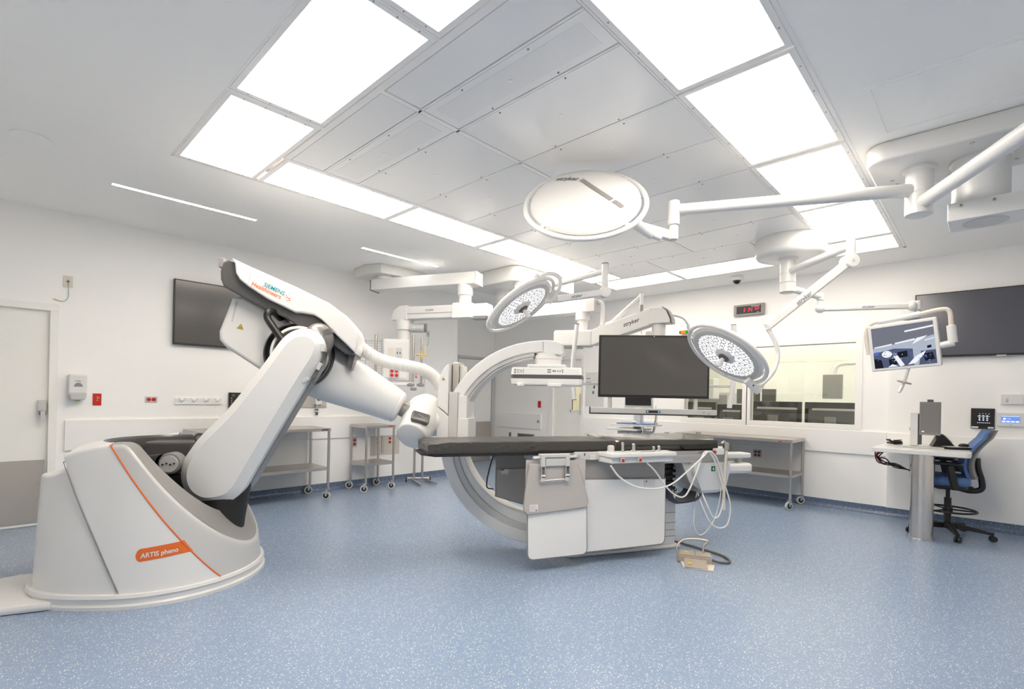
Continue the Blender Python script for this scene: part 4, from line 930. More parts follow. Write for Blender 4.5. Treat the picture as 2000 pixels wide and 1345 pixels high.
mb.tube([TF @ Vector((2.29, .3, .02)), TF @ Vector((2.32, .29, .012)), TF @ Vector((2.36, .26, .012)), P2(.30, .30, .012), P2(.38, .17, .012), P2(.37, .08, .012), P2(.30, .06, .012), P2(.24, .06, .025)], .010, 'greycable', 8, 8); mb.build('cord', t)
# ---------------------------------------------------------------- ceiling booms, lamps, displays
def joint(mb, c, r, z0, z1, m='white', bev=.008):
    mb.cyl((c.x, c.y, z0), (c.x, c.y, z1), r, m, n=28, bev=bev)
def lamp(label, c, n, D, fork, handle_in=True):
    """round surgical lamp: c centre, n direction of light, D diameter"""
    t = root('surgical_lamp', label, 'surgical lamp', c, 0); n = Vector(n).normalized(); R = D/2
    mb = MB(); mb.lathe([(R*.0, -.075), (R*.35, -.07), (R*.62, -.058), (R*.80, -.038), (R*.87, -.015), (R*.885, .006), (R*.86, .02), (R*.80, .026)], c, n, 'white', 64); mb.build('lamp_body', t, 50)
    mb = MB(); a, b, _ = mb.axes(n); cen = c+n*.012
    mb.tube([cen+(a*math.cos(2*math.pi*k/72)+b*math.sin(2*math.pi*k/72))*R*.965 for k in range(72)], .017, 'white', 10, closed=True); mb.build('handle_ring', t, 60)
    mb = MB()
    for k in range(4):
        u = a*math.cos(math.pi/4+k*math.pi/2)+b*math.sin(math.pi/4+k*math.pi/2); mb.cyl(cen-n*.01+u*R*.84, cen+u*R*.96, .016, 'white', n=10)
    mb.build('ring_spokes', t)
    mb = MB(); mb.lathe([(R*.80, .020), (R*.80, .030), (R*.70, .034), (R*.69, .0265)], c, n, 'lgrey', 64, False); mb.build('bezel', t)
    mb = MB(); mb.lathe([(R*.20, .0275), (R*.70, .0275)], c, n, 'ledface', 64, False); mb.build('led_face', t)
    mb = MB()
    for rr, cnt, sz in ((.30, 9, .028), (.42, 14, .030), (.545, 19, .030), (.645, 25, .026)):
        for k in range(cnt):
            th = 2*math.pi*(k+.3*rr)/cnt; o = c+n*.0282+(a*math.cos(th)+b*math.sin(th))*R*rr
            mb.lathe([(sz*R/.375*.9, 0), (sz*R/.375*.74, .004), (sz*R/.375*.6, .001)], o, n, 'dimglow', 8, False)
    mb.build('reflectors', t)
    mb = MB(); mb.lathe([(R*.24, .027), (R*.24, .036), (R*.20, .044), (R*.13, .05)], c, n, 'white', 40); mb.build('hub', t)
    mb = MB(); mb.lathe([(R*.13, .045), (R*.125, .058), (R*.10, .066)], c, n, 'dgrey', 30); mb.build('hub_ring', t)
    mb = MB(); mb.lathe([(.018, .06), (.02, .075), (.022, .14), (.016, .15)], c, n, 'white', 20); mb.build('handle', t)
    fork(t, c, n, R)
    return t
def spot(name, c, n, power, size):
    ld = bpy.data.lights.new(name, 'SPOT'); ld.energy = power; ld.spot_size = rad(size); ld.spot_blend = .7; ld.shadow_soft_size = .2; ld.color = (1, .98, .95)
    o = bpy.data.objects.new(name, ld); COL.objects.link(o); o.location = c+n*.2
    o.rotation_euler = Vector(n).to_track_quat('-Z', 'Y').to_euler(); return o

# --- right ceiling box: long rounded housing, two lamp booms and a supply arm
t = root('ceiling_boom', 'long rounded white ceiling box at the right edge with lamp booms and a supply arm', 'ceiling boom', (4.25, -.2, H), 0)
mb = MB(); mb.vbox(3.96, 4.60, -1.1, .625, 2.875, H, 'white', .11, .02, 6); mb.build('mount_box', t, 50)
mb = MB()
for p in ((4.02, .1), (4.35, .52), (4.44, .5), (4.05, -.25), (4.46, -.1), (4.5, -.3)): mb.cyl((p[0], p[1], 2.875), (p[0], p[1], 2.871), .012, 'lgrey', n=10)
mb.build('screws', t)
hb = P(2.66, 3.32)
mb = MB(); mb.lathe([(.092, 0), (.092, .02), (.075, .03), (.075, .16), (.070, .17), (.076, .18), (.076, .31), (.06, .318)], (hb.x, hb.y, 2.878), (0, 0, -1), 'white', 36); mb.build('spindle', t, 50)
pa = P(1.075, 3.42, 2.605)
mb = MB(); mb.cyl(Vector((hb.x, hb.y, 2.735)), pa, .043, 'white', .036, 24); mb.beam(Vector((hb.x, hb.y, 2.7)).lerp(pa, .06)-Vector((0, 0, .0)), Vector((hb.x, hb.y, 2.70)).lerp(pa, .2)+Vector((0, 0, .012)), .02, .03, 'white', .004); mb.build('lamp_boom', t, 50)
pe = P(2.36, 1.70, 2.70)
mb = MB(); mb.cyl(Vector((hb.x, hb.y, 2.635)), pe, .044, 'white', .044, 24); mb.beam(Vector((hb.x, hb.y, 2.60)).lerp(pe, .04), Vector((hb.x, hb.y, 2.61)).lerp(pe, .12), .02, .03, 'lgrey', .004); mb.build('second_boom', t, 50)
mb = MB(); joint(mb, pa, .038, 2.50, 2.665); joint(mb, pa, .030, 2.40, 2.50); mb.build('boom_post', t, 50)
cx, cy = 4.33, .065
mb = MB(); mb.lathe([(.155, 0), (.155, .015), (.14, .02), (.14, .30)], (cx, cy, 2.878), (0, 0, -1), 'white', 40); mb.build('supply_column', t, 50)
mb = MB(); mb.box(4.19, 4.47, -1.3, .215, 2.475, 2.59, 'white', .008); mb.lathe([(.11, 0), (.11, .004), (.1, .006)], (4.33, .04, 2.476), (0, 0, -1), 'lgrey', 40)
for y in (.15, .0): mb.cyl((4.191, y, 2.565), (4.186, y, 2.565), .012, 'lgrey', n=12); mb.cyl((4.187, y, 2.565), (4.184, y, 2.565), .005, 'dgrey', n=8)
mb.build('supply_arm', t)
def fork_a(t, c, n, R):
    mb = MB(); e = P(.90, 3.39, 2.44); m1 = P(.97, 3.40, 2.425); q = P(1.065, 3.42, 2.415)
    mb.cyl(P(.80, 3.37, 2.49), P(.93, 3.40, 2.425), .038, 'white', .034, 20, .006); mb.cyl(P(.93, 3.4, 2.425), P(.985, 3.41, 2.41), .022, 'white', n=14)
    mb.beam(P(.86, 3.44, 2.49), P(1.085, 3.43, 2.425), .05, .065, 'white', .012); mb.build('swivel_joint', t, 50)
lamp('round lamp nearest the camera, its blank white top turned towards the room', P(.462, 3.36, 2.625), P(.12, .76, -.60), .83, fork_a)
CA, NA = P(.462, 3.36, 2.625), P(.12, .76, -.60).normalized()
mb = MB(); R_ = .415
# print on the lamp cover: word and grey inlay line, following the dome
ux = (P(1, .0, -.25) - NA*P(1, .0, -.25).dot(NA)).normalized(); uy = ux.cross(NA)*-1
if uy.z < 0: uy = -uy
def dome(a, b):
    r = math.hypot(a, b)/R_
    pr = [(0, -.075), (.35, -.07), (.62, -.058), (.80, -.038), (.87, -.015)]
    h = pr[-1][1]
    for (r0, h0), (r1, h1) in zip(pr, pr[1:]):
        if r0 <= r <= r1: h = h0+(h1-h0)*(r-r0)/(r1-r0); break
    return CA+ux*a+uy*b+NA*(h-.0035)
dl = bpy.data.objects
lampA = [o for o in bpy.data.objects if o.get('label', '').startswith('round lamp nearest')][0]
write(mb, 'stryker', (0, 0, 0), ux, uy, .165, 'print', shear=.25, bold=.03, warp=lambda a, b: dome(-.225+a, .17-a*.16+b*1.25)); mb.build('lettering', lampA)
mb = MB(); st = []
for k in range(25): st.append((-.045+.30*k/24, .155-.30*k/24*.98-.08*(k/24)*(1-k/24)))
for lo, hi in ((0, 18), (19, 24)):
    L = [[dome(x-.012, y-.012), dome(x+.012, y+.012)] for x, y in st[lo:hi+1]]; mb.rings(L, 'mgrey', False, False, closed=False)
mb.build('inlay_line', lampA)

# --- round hub on the right: lamp boom and monitor boom
hc = P(2.845, 5.2)
t = root('ceiling_boom', 'round white ceiling hub near the far right corner with two thin booms', 'ceiling boom', (hc.x, hc.y, H), 0)
mb = MB(); mb.lathe([(.325, 0), (.33, .02), (.33, .15), (.31, .185), (.27, .2), (.0, .2)], (hc.x, hc.y, H), (0, 0, -1), 'white', 56); mb.box(hc.x-.004, hc.x+.004, hc.y-.331, hc.y-.1, 2.80, 2.99, 'lgrey') if 0 else None; mb.build('mount_hub', t, 50)
sp = P(2.825, 5.2)
mb = MB(); mb.lathe([(.095, 0), (.095, .018), (.075, .025), (.075, .16), (.07, .165), (.077, .17), (.077, .25), (.07, .255), (.077, .26), (.077, .35), (.06, .36)], (sp.x, sp.y, 2.803), (0, 0, -1), 'white', 32); mb.build('spindle', t, 50)
pb = P(2.925, 4.38)
mb = MB(); mb.cyl(Vector((sp.x, sp.y, 2.66)), Vector((pb.x, pb.y, 2.69)), .038, 'white', .034, 20); mb.build('lamp_boom', t, 50)
mb = MB(); joint(mb, pb, .036, 2.60, 2.755); joint(mb, pb, .028, 2.52, 2.60); mb.build('boom_post', t, 50)
s0, s1 = P(2.90, 4.36, 2.545), P(2.20, 4.38, 1.965)
mb = MB(); mb.beam(s0.lerp(s1, .0), s1, .06, .075, 'white', .018); mb.cyl(s0-P(0, .055), s0+P(0, .055), .06, 'white', n=24, bev=.008); mb.cyl(s0-P(0, .058), s0-P(0, .05), .012, 'lgrey', n=12); mb.build('spring_arm', t, 50)
d_ = (s0-s1).normalized(); mb = MB(); q = s1.lerp(s0, .36)-P(0, .0335)
write(mb, 'stryker', q-d_.cross(P(0, 1)).normalized()*.0-Vector((0, 0, .02)), d_, d_.cross(P(0, -1)) if d_.cross(P(0, -1)).z > 0 else -d_.cross(P(0, -1)), .16, 'print', shear=.25, bold=.01); mb.build('lettering', t)
pc = P(3.24, 5.32)
mb = MB(); mb.cyl(Vector((sp.x, sp.y, 2.50)), Vector((pc.x, pc.y, 2.44)), .036, 'white', .034, 18); joint(mb, Vector((pc.x, pc.y, 0)), .036, 2.40, 2.475); joint(mb, Vector((pc.x, pc.y, 0)), .028, 2.27, 2.40); mb.build('monitor_boom', t, 50)
pd = P(4.14, 5.16)
a0, a1 = Vector((pc.x, pc.y, 2.315)), Vector((pd.x, pd.y, 2.335))
mb = MB(); mb.beam(a0, a1, .055, .062, 'white', .018); mb.ball(a0, .05, 'white', 20, (1, 1, .9)); mb.ball(a0.lerp(a1, .95), .055, 'white', 20, (1.1, .8, 1)); mb.build('monitor_arm', t, 50)
mb = MB(); write(mb, 'stryker', a0.lerp(a1, .42)-P(0, .030)-Vector((0, 0, .012)), a1-a0, (0, 0, 1), .12, 'print', shear=.25, bold=.01); mb.build('lettering', t)
mb = MB(); joint(mb, pd, .034, 2.29, 2.385); joint(mb, pd, .027, 2.19, 2.29, 'lgrey'); mb.build('drop_post', t, 50)
def fork_b(t, c, n, R):
    mb = MB(); mb.tube([P(2.205, 4.38, 1.955), P(2.235, 4.39, 1.93), P(2.30, 4.40, 1.82), P(2.325, 4.41, 1.72), P(2.29, 4.41, 1.59), P(2.21, 4.41, 1.49), P(2.15, 4.41, 1.435)], .0185, 'white', 12, 6); mb.build('bent_tube', t, 60)
    mb = MB(); mb.cyl(P(2.05, 4.40, 1.505), P(2.165, 4.41, 1.40), .036, 'white', .033, 20, .006); mb.cyl(P(2.09, 4.36, 1.455), P(2.09, 4.355, 1.455), .008, 'dgrey', n=10); mb.build('swivel_joint', t, 50)
NB = P(-.625, -.16, -.765).normalized(); CB = P(1.874, 4.4, 1.732)
lamp('lit round lamp tilted in front of the observation window, right of the large display', CB, NB, .76, fork_b)

# --- middle ceiling box: lamp boom and display boom
t = root('ceiling_boom', 'white rounded square ceiling box in the middle carrying the display boom and a lamp boom', 'ceiling boom', (5.25, 4.85, H), 0)
mb = MB(); mb.vbox(4.62, 5.92, 4.36, 5.32, 2.80, H, 'white', .14, .02, 6); mb.build('mount_box', t, 50)
col = P(-.155, 7.05)
mb = MB(); mb.lathe([(.12, 0), (.12, .02), (.095, .025), (.095, .38)], (col.x, col.y, 2.803), (0, 0, -1), 'white', 32); mb.build('column', t, 50)
b0, b1 = P(-.28, 7.14, 2.45), P(1.03, 6.18, 2.455)
mb = MB(); mb.beam(b0, b1, .2, .155, 'white', .012); mb.beam(b0.lerp(b1, .93)-Vector((0, 0, .0)), b1+(b1-b0).normalized()*.004, .206, .158, 'lgrey', .006); mb.build('upper_arm', t)
tb = P(.86, 6.28)
mb = MB(); mb.lathe([(.088, 0), (.088, .11), (.064, .12), (.064, .26)], (tb.x, tb.y, 2.40), (0, 0, -1), 'white', 32); mb.build('drop_column', t, 50)
L0, L1 = P(.52, 6.30, 2.05), P(1.62, 5.82, 2.275)
mid_ = P(.98, 6.16, 2.045)
mb = MB(); mb.beam(L0, mid_, .2, .2, 'wmatte', .03); mb.box(0, .35, -.09, .09, -.115, -.098, 'mgrey', .006, xf=frame(L0, mid_-L0)); mb.build('arm_housing', t)
mb = MB(); mb.beam(mid_-(mid_-L0).normalized()*.02, L1, .17, .185, 'wmatte', .012); mb.beam(mid_.lerp(L1, .03)-P(0, .09)-Vector((0, 0, .03)), mid_.lerp(L1, .93)-P(0, .09)-Vector((0, 0, .03)), .004, .006, 'print', 0); mb.build('lift_arm', t)
mb = MB(); dL = (L1-mid_).normalized(); nn = P(-.40, -.92).normalized(); up_ = Vector((0, 0, 1))-dL*dL.z
hd = Vector((dL.x, dL.y, 0)).normalized(); sd = Vector((0, 0, 1)).cross(hd); sd = sd if sd.dot(P(0, -1)) > 0 else -sd
write(mb, 'stryker', mid_.lerp(L1, .55)+sd*.0875-Vector((0, 0, .01)), dL, up_, .20, 'dprint', shear=.25, bold=.012); mb.build('lettering', t)
mb = MB(); e0 = L1-dL*.02
mb.prism([(0, .0), (0, .20), (.11, .185), (.19, .13), (.22, .02), (.20, .0)], -.1, .1, 'wmatte', .01) if 0 else None
FE = frame(L1-Vector((0, 0, .10)), hd)
mb = MB(FE); mb.prism([(-.04, .01), (-.04, .195), (.10, .19), (.16, .15), (.20, .06), (.205, .01)], -.095, .095, 'wmatte', .012); mb.build('arm_end_cap', t)
mb = MB(FE); mb.prism([(.11, .19), (.17, .152), (.212, .06), (.216, .012), (.225, .012), (.222, .065), (.18, .158), (.115, .196)], -.098, .098, 'mgrey'); mb.build('end_trim', t)
dc = FE @ Vector((.06, 0, 0)); mb = MB(); joint(mb, dc, .075, 2.02, 2.185, 'wmatte'); mb.build('display_column', t, 50)
# lamp boom of the middle box
sp2 = P(.07, 6.55); pp = P(.90, 5.0)
mb = MB(); mb.lathe([(.085, 0), (.085, .03), (.07, .04), (.07, .2)], (sp2.x, sp2.y, 2.805), (0, 0, -1), 'white', 28); mb.cyl(Vector((sp2.x, sp2.y, 2.67)), Vector((pp.x, pp.y, 2.585)), .043, 'white', .034, 18); mb.build('lamp_boom', t, 50)
mb = MB(); joint(mb, pp, .034, 2.42, 2.655); mb.lathe([(.036, 0), (.03, .008)], (pp.x, pp.y, 2.654), (0, 0, 1), 'mgrey', 24); mb.cyl(Vector((pp.x, pp.y, 2.37))-P(0, .045), Vector((pp.x, pp.y, 2.37))+P(0, .045), .055, 'white', n=24, bev=.008); mb.build('boom_post', t, 50)
q0, q1 = P(.87, 4.99, 2.365), P(.40, 4.82, 2.255)
mb = MB(); mb.beam(q0, q1, .055, .066, 'white', .016); mb.build('spring_arm', t, 50)
mb = MB(); write(mb, 'stryker', q1.lerp(q0, .30)-P(-.012, .031)-Vector((0, 0, .012)), q0-q1, (0, 0, 1), .12, 'print', shear=.25, bold=.01); mb.build('lettering', t)
def fork_c(t, c, n, R):
    mb = MB(); mb.tube([P(.225, 4.70, 2.425), P(.29, 4.71, 2.465), P(.37, 4.73, 2.475), P(.425, 4.75, 2.44), P(.43, 4.77, 2.36), P(.38, 4.79, 2.27), P(.335, 4.80, 2.215)], .0185, 'white', 12, 6); mb.build('bent_tube', t, 60)
    mb = MB(); mb.cyl(P(.165, 4.69, 2.355), P(.225, 4.70, 2.455), .036, 'white', .034, 20, .006); mb.cyl(P(.30, 4.81, 2.235), P(.42, 4.83, 2.26), .026, 'white', n=14); mb.build('swivel_joint', t, 50)
CC = P(.06, 4.7, 2.175); NC = P(.56, -.22, -.79).normalized()
lamp('lit round lamp high in the middle, tilted down to the right above the x-ray arc', CC, NC, .76, fork_c)
spot('lamp_beam', CB, (TF @ Vector((2.0, .26, .97))-CB).normalized(), 420, 13); spot('lamp_beam', CC, (TF @ Vector((1.74, .33, .97))-CC).normalized(), 1100, 14)

# --- left ceiling box: equipment pendant
t = root('ceiling_pendant', 'equipment pendant on jointed white arms near the left wall with sockets and rails', 'ceiling pendant', (3.85, 5.95, H), 0)
mb = MB(); mb.extrude([(3.42, 6.24), (3.40, 5.92), (3.50, 5.70), (3.92, 5.66), (4.34, 5.74), (4.36, 6.24)], 2.875, H, 'wmatte', .012); mb.build('mount_box', t)
mc = P(-1.72, 6.68)
mb = MB(); mb.lathe([(.12, 0), (.12, .02), (.105, .03), (.105, .06)], (mc.x, mc.y, 2.892), (0, 0, -1), 'wmatte', 32); mb.build('spindle', t, 50)
mb = MB(); mb.beam(P(-1.87, 6.75, 2.765), P(-.44, 6.21, 2.765), .19, .145, 'white', .01); mb.build('upper_arm', t)
mb = MB(); ee = P(-.44, 6.21, 2.765); dd_ = (P(-.44, 6.21)-P(-1.87, 6.75)).normalized(); mb.box(-.012, .012, -.1, .1, -.085, .075, 'lgrey', .004, xf=frame(ee, dd_)); mb.build('end_plate', t)
mb = MB(); mb.box(-.012, .004, -.1, .1, -.085, .06, 'mgrey', .003, xf=frame(P(-1.87, 6.75, 2.765), dd_)); mb.build('end_plate', t)
tl = P(-.61, 6.27)
mb = MB(); mb.lathe([(.095, 0), (.095, .13), (.078, .14), (.078, .34)], (tl.x, tl.y, 2.695), (0, 0, -1), 'white', 32); mb.build('drop_column', t, 50)
u0, u1 = P(-.29, 6.18, 2.37), P(-1.42, 6.70, 2.39); du = (u1-u0).normalized(); su = Vector((0, 0, 1)).cross(du); su = su if su.dot(P(0, -1)) > 0 else -su
mb = MB(); mb.beam(u0, u1, .17, .165, 'white', .02); mb.beam(u0.lerp(u1, .34)+su*.086-Vector((0, 0, .015)), u0.lerp(u1, .97)+su*.086-Vector((0, 0, .015)), .004, .006, 'mgrey', 0); mb.box(0, .2, -.07, .07, -.105, -.08, 'mgrey', .004, xf=frame(u0+du*.03, du)); mb.build('lower_arm', t)
mb = MB(); mb.box(-.13, .13, -.1, .1, -.095, .095, 'white', .012, xf=frame(tl+Vector((0, 0, 2.37)), du)); mb.build('arm_junction', t)
mb = MB(); write(mb, 'stryker', u1.lerp(u0, .28)+su*.088+Vector((0, 0, .012)), -du, (0, 0, 1), .135, 'print', shear=.25, bold=.01); mb.build('lettering', t)
FQ = frame(u1-Vector((0, 0, .09)), du)
mb = MB(FQ); mb.prism([(-.06, .0), (-.06, .19), (.06, .185), (.15, .13), (.19, .03), (.19, .0)], -.1, .1, 'white', .012); mb.build('elbow_cover', t)
hd_ = P(-1.455, 6.72)
mb = MB(); mb.lathe([(.112, 0), (.115, .01), (.115, .13), (.09, .14), (.09, .28)], (hd_.x, hd_.y, 2.305), (0, 0, -1), 'white', 32); mb.build('head_column', t, 50)
mb = MB(); mb.cyl(P(-1.36, 6.68, 2.205), P(-1.16, 6.64, 2.20), .062, 'lgrey', n=24, bev=.01); mb.cyl(P(-1.16, 6.64, 2.2), P(-1.15, 6.64, 2.2), .06, 'mgrey', n=24); mb.build('beacon', t)
mb = MB(); mb.ball(P(-1.30, 6.605, 2.20), .009, 'greenled', 10); mb.build('green_led', t)
HP = plan_frame(-1.555, 6.72, 8)
mb = MB(HP); mb.vbox(-.185, .185, -.15, .15, 1.50, 2.04, 'white', .05, .012, 5); mb.build('pendant_body', t, 50)
mb = MB(HP); mb.box(-.15, .15, -.158, -.148, 1.53, 2.0, 'wmatte', .004); mb.build('front_plate', t)
mb = MB(HP); mb.box(-.095, -.012, -.164, -.157, 1.80, 1.925, 'beige', .003); mb.build('blank_plate', t)
mb = MB(HP); mb.box(.0, .085, -.164, -.157, 1.79, 1.925, 'lgrey', .003)
for x in (.025, .06): mb.box(x-.006, x+.006, -.167, -.163, 1.845, 1.87, 'black')
mb.build('data_outlet', t)
mb = MB(HP); mb.box(-.075, .055, -.164, -.157, 1.525, 1.66, 'lgrey', .003); mb.build('socket_plate', t)
for x in (-.04, .02):
    for z in (1.565, 1.62): mb = MB(HP); mb.cyl((x, -.163, z), (x, -.17, z), .022, 'red', n=18); mb.build('red_socket', t)
for x, y, z0, z1, r in ((-.255, -.12, 1.50, 2.09, .018), (.225, -.12, 1.48, 2.10, .018), (.335, -.1, 1.46, 2.07, .016)):
    mb = MB(HP); mb.cyl((x, y, z0), (x, y, z1), r, 'steel', n=16); mb.build('rail_post', t)
mb = MB(HP); mb.box(.37, .39, -.05, -.02, 1.28, 2.0, 'wmatte', .003); mb.build('side_rail', t)
mb = MB(HP); mb.box(-.26, .24, -.15, -.10, 1.43, 1.475, 'white', .01); mb.build('bottom_bar', t)
for x in (.20, .33):
    mb = MB(HP); mb.lathe([(.02, 0), (.05, .01), (.05, .03), (.025, .045)], (x, -.13, 1.425), (0, 0, 1), 'mgrey', 16); mb.build('post_clamp', t)
mb = MB(HP); mb.box(.2, .28, -.15, -.14, 1.37, 1.41, 'mgrey', .002); mb.build('label_plate', t)
mb = MB(HP); mb.box(.36, .385, -.13, -.1, 1.52, 1.66, 'lgrey', .003)
for z in (1.55, 1.585, 1.62): mb.cyl((.27, -.13, z), (.27, -.14, z), .012, 'red', n=12)
mb.build('side_outlets', t)
mb = MB(HP); mb.cyl((.335, -.13, 1.79), (.335, -.13, 1.91), .012, 'yellow', n=10); mb.cyl((.285, -.13, 1.845), (.385, -.13, 1.845), .01, 'lgrey', n=10); mb.ball((.28, -.13, 1.845), .016, 'yellow', 10); mb.ball((.39, -.13, 1.845), .016, 'yellow', 10); mb.build('yellow_valve', t)
mb = MB(HP); mb.cyl((-.30, -.12, 1.56), (-.25, -.12, 1.56), .02, 'chrome', n=14); mb.ball((-.33, -.12, 1.55), .026, 'chrome', 12); mb.cyl((-.22, -.13, 1.57), (-.2, -.13, 1.57), .022, 'black', n=12); mb.build('clamp_knob', t)
mb = MB(HP)
for k in range(14): mb.cyl((-.62, .06, 2.03-.033*k), (-.19, .02, 2.02-.033*k), .0022 if k else .006, 'lgrey', n=5)
for x in (-.62, -.41): mb.cyl((x, .05, 1.58), (x, .05, 2.04), .004, 'lgrey', n=5)
mb.build('wire_rack', t)

# --- large display on the middle boom
DF = plan_frame(1.575, 5.62, -6)
t = root('display', 'large switched-off black display hanging in the middle of the room', 'display', DF @ Vector((0, 0, 1.33)), 0)
DZ0, DZ1, DW = 1.335, 2.035, .605
mb = MB(DF); mb.box(-DW, DW, 0, .055, DZ0, DZ1, 'black', .004); mb.build('bezel', t)
mb = MB(DF); mb.box(-DW+.022, DW-.022, -.002, .002, DZ0+.03, DZ1-.024, 'tvglass'); mb.build('screen', t, flat=True)
mb = MB(DF); mb.cyl((.0, -.003, DZ1-.012), (.0, .002, DZ1-.012), .006, 'lgrey', n=10); write(mb, 'SONY', DF @ Vector((-DW+.03, -.001, DZ0+.01)), DF.to_3x3() @ Vector((1, 0, 0)), (0, 0, 1), .03, 'mgrey') if 0 else None; mb.build('webcam_dot', t)
mb = MB(DF); mb.box(-.3, .3, .055, .13, 1.45, 1.95, 'wmatte', .02); mb.box(-.06, .06, .13, .22, 1.7, 2.1, 'wmatte', .01); mb.build('rear_mount', t)
# its lower bar with handles
mb = MB(DF); mb.box(-.69, .69, -.02, .05, 1.155, 1.215, 'lgrey', .006); mb.build('control_bar', t)
mb = MB(DF); mb.box(-.70, .70, -.022, .052, 1.143, 1.156, 'black', .004); mb.box(-.70, -.692, -.022, .052, 1.15, 1.225, 'black', .003); mb.box(.692, .70, -.022, .052, 1.15, 1.225, 'black', .003); mb.build('bar_bumper', t)
mb = MB(DF); mb.box(-.075, .08, -.0225, -.018, 1.170, 1.196, 'rubber', .008)
for x in (-.058, .062): mb.cyl((x, -.0225, 1.183), (x, -.0245, 1.183), .009, 'blueled', n=12)
mb.build('touch_keys', t)
for x in (-.47, .47): mb = MB(DF); mb.cyl((x, .03, 1.21), (x, .03, 1.40), .022, 'lgrey', n=14); mb.build('bar_strut', t)
mb = MB(DF); mb.box(.53, .56, -.0215, -.019, 1.18, 1.188, 'mgrey'); mb.box(.58, .62, -.0215, -.019, 1.17, 1.176, 'mgrey'); mb.build('bar_print', t)
for sx, pts in ((-1, [(-.86, -.02, 2.15), (-.875, -.03, 1.98), (-.895, -.03, 1.75), (-.895, -.02, 1.55), (-.87, -.01, 1.30)]), (1, [(.845, -.02, 2.15), (.855, -.03, 1.98), (.86, -.03, 1.75), (.85, -.02, 1.50), (.82, -.01, 1.24)])):
    mb = MB(DF); mb.tube([Vector(p) for p in pts], .026, 'white', 14, 6); mb.cyl(pts[-1], Vector(pts[-1])+Vector((0, 0, -.006)), .027, 'black', n=14); mb.cyl(Vector(pts[0]), Vector(pts[0])+Vector((0, 0, .006)), .027, 'black', n=14); mb.build('grab_handle', t, 60)
mb = MB(DF); mb.box(-.89, .855, .06, .085, 1.465, 1.495, 'lgrey', .006); mb.build('cross_rail', t)

# --- small lit monitor on the right boom
TLc, TRc, BLc, BRc = P(3.475, 4.95, 2.065), P(3.83, 4.55, 2.129), P(3.54, 4.95, 1.64), P(3.88, 4.55, 1.668)
ctr = (TLc+TRc+BLc+BRc)/4; xv = ((TRc-TLc)+(BRc-BLc)).normalized(); zv = ((TLc-BLc)+(TRc-BRc)).normalized()
MF = frame(ctr, xv, zv); W2 = ((TRc-TLc).length+(BRc-BLc).length)/4; H2 = ((TLc-BLc).length+(TRc-BRc).length)/4
t = root('monitor', 'small white monitor showing a live picture of the operating room', 'monitor', ctr, 0)
mb = MB(MF); mb.box(-W2, W2, .0, .06, -H2, H2, 'white', .012, 3); mb.build('housing', t)
sx, sz = W2-.03, H2-.028; K = -.0012
mb = MB(MF); mb.box(-sx, sx, -.001, .002, -sz-.0, sz, 'scr_grey'); mb.build('screen', t, flat=True)
mb = MB(MF)
def patch(pts, m, d): mb.add([(x*sx, -.0012-.00012*d, z*sz) for x, z in pts], [list(range(len(pts)))], m)
patch([(-1, -.02), (-.2, .12), (1, .3), (1, -1), (-1, -1)], 'scr_lt', 1)
patch([(-1, -.25), (-.3, -.1), (.3, -.2), (.3, -1), (-1, -1)], 'scr_mid', 2)
patch([(.45, .2), (1, .35), (1, -.35), (.5, -.3)], 'scr_lt', 3)
for q in ([(.1, .62), (1, .72), (1, .8), (.1, .7)], [(-.95, -.0), (-.35, .08), (-.35, .15), (-.95, .06)], [(-.25, .1), (.4, .2), (.4, .28), (-.25, .17)], [(.3, .0), (.45, .28), (.8, .35), (.62, .2)], [(.7, .1), (1, .18), (1, .22), (.7, .14)]): patch(q, 'scr_w', 4)
patch([(-.55+.17*math.cos(a*.4), -.34+.17*math.sin(a*.4)) for a in range(16)], 'scr_w', 5)
for q in ([(-.2, -.3), (.12, -.26), (.12, -.55), (-.2, -.58)], [(.75, -.14), (.88, -.11), (.88, -.24), (.75, -.26)], [(-1, -.5), (-.75, -.6), (-.7, -1), (-1, -1)], [(-.5, -.6), (-.2, -.6), (-.15, -.85), (-.5, -.9)]): patch(q, 'scr_dk', 5)
patch([(.1, -.95), (.35, -.6), (.7, -.35), (.62, -.55), (.35, -.9)], 'scr_w', 6); patch([(-.35, -.45), (-.2, -.45), (.0, -.95), (-.15, -1)], 'scr_w', 6); patch([(-.55, -.98), (-.4, -.85), (-.2, -.98)], 'scr_w', 6)
patch([(.55, -.35), (1, -.35), (1, -1), (.45, -1)], 'scr_mid', 4); patch([(.6, -.5), (.9, -.45), (.95, -.8), (.65, -.85)], 'scr_dk', 5); patch([(.62, -.6), (.7, -.55), (.72, -.7)], 'scr_blue', 6); patch([(-.98, -.2), (-.8, -.18), (-.82, -.34), (-.96, -.36)], 'scr_blue', 6)
rnd = random.Random(5)
for k in range(46):
    x, z = rnd.uniform(-.95, .9), rnd.uniform(-.95, -.25); w_, h_ = rnd.uniform(.015, .06), rnd.uniform(.015, .05)
    patch([(x, z), (x+w_, z+.01), (x+w_, z+h_), (x, z+h_)], rnd.choice(['scr_w', 'scr_dk', 'scr_lt', 'scr_mid', 'scr_blue']), 7+k*.1)
mb.build('picture', t, flat=True)
mb = MB(MF); zt = H2
mb.tube([(-W2-.015, .03, -.05), (-W2-.02, .035, H2-.06), (-W2+.04, .035, H2+.025), (-.08, .035, H2+.032), (.12, .035, H2+.045), (W2+.02, .035, H2+.06), (W2+.085, .035, H2+.035), (W2+.09, .035, H2-.08), (W2+.088, .035, .02)], .019, 'beige', 12, 6); mb.build('yoke_tube', t, 60)
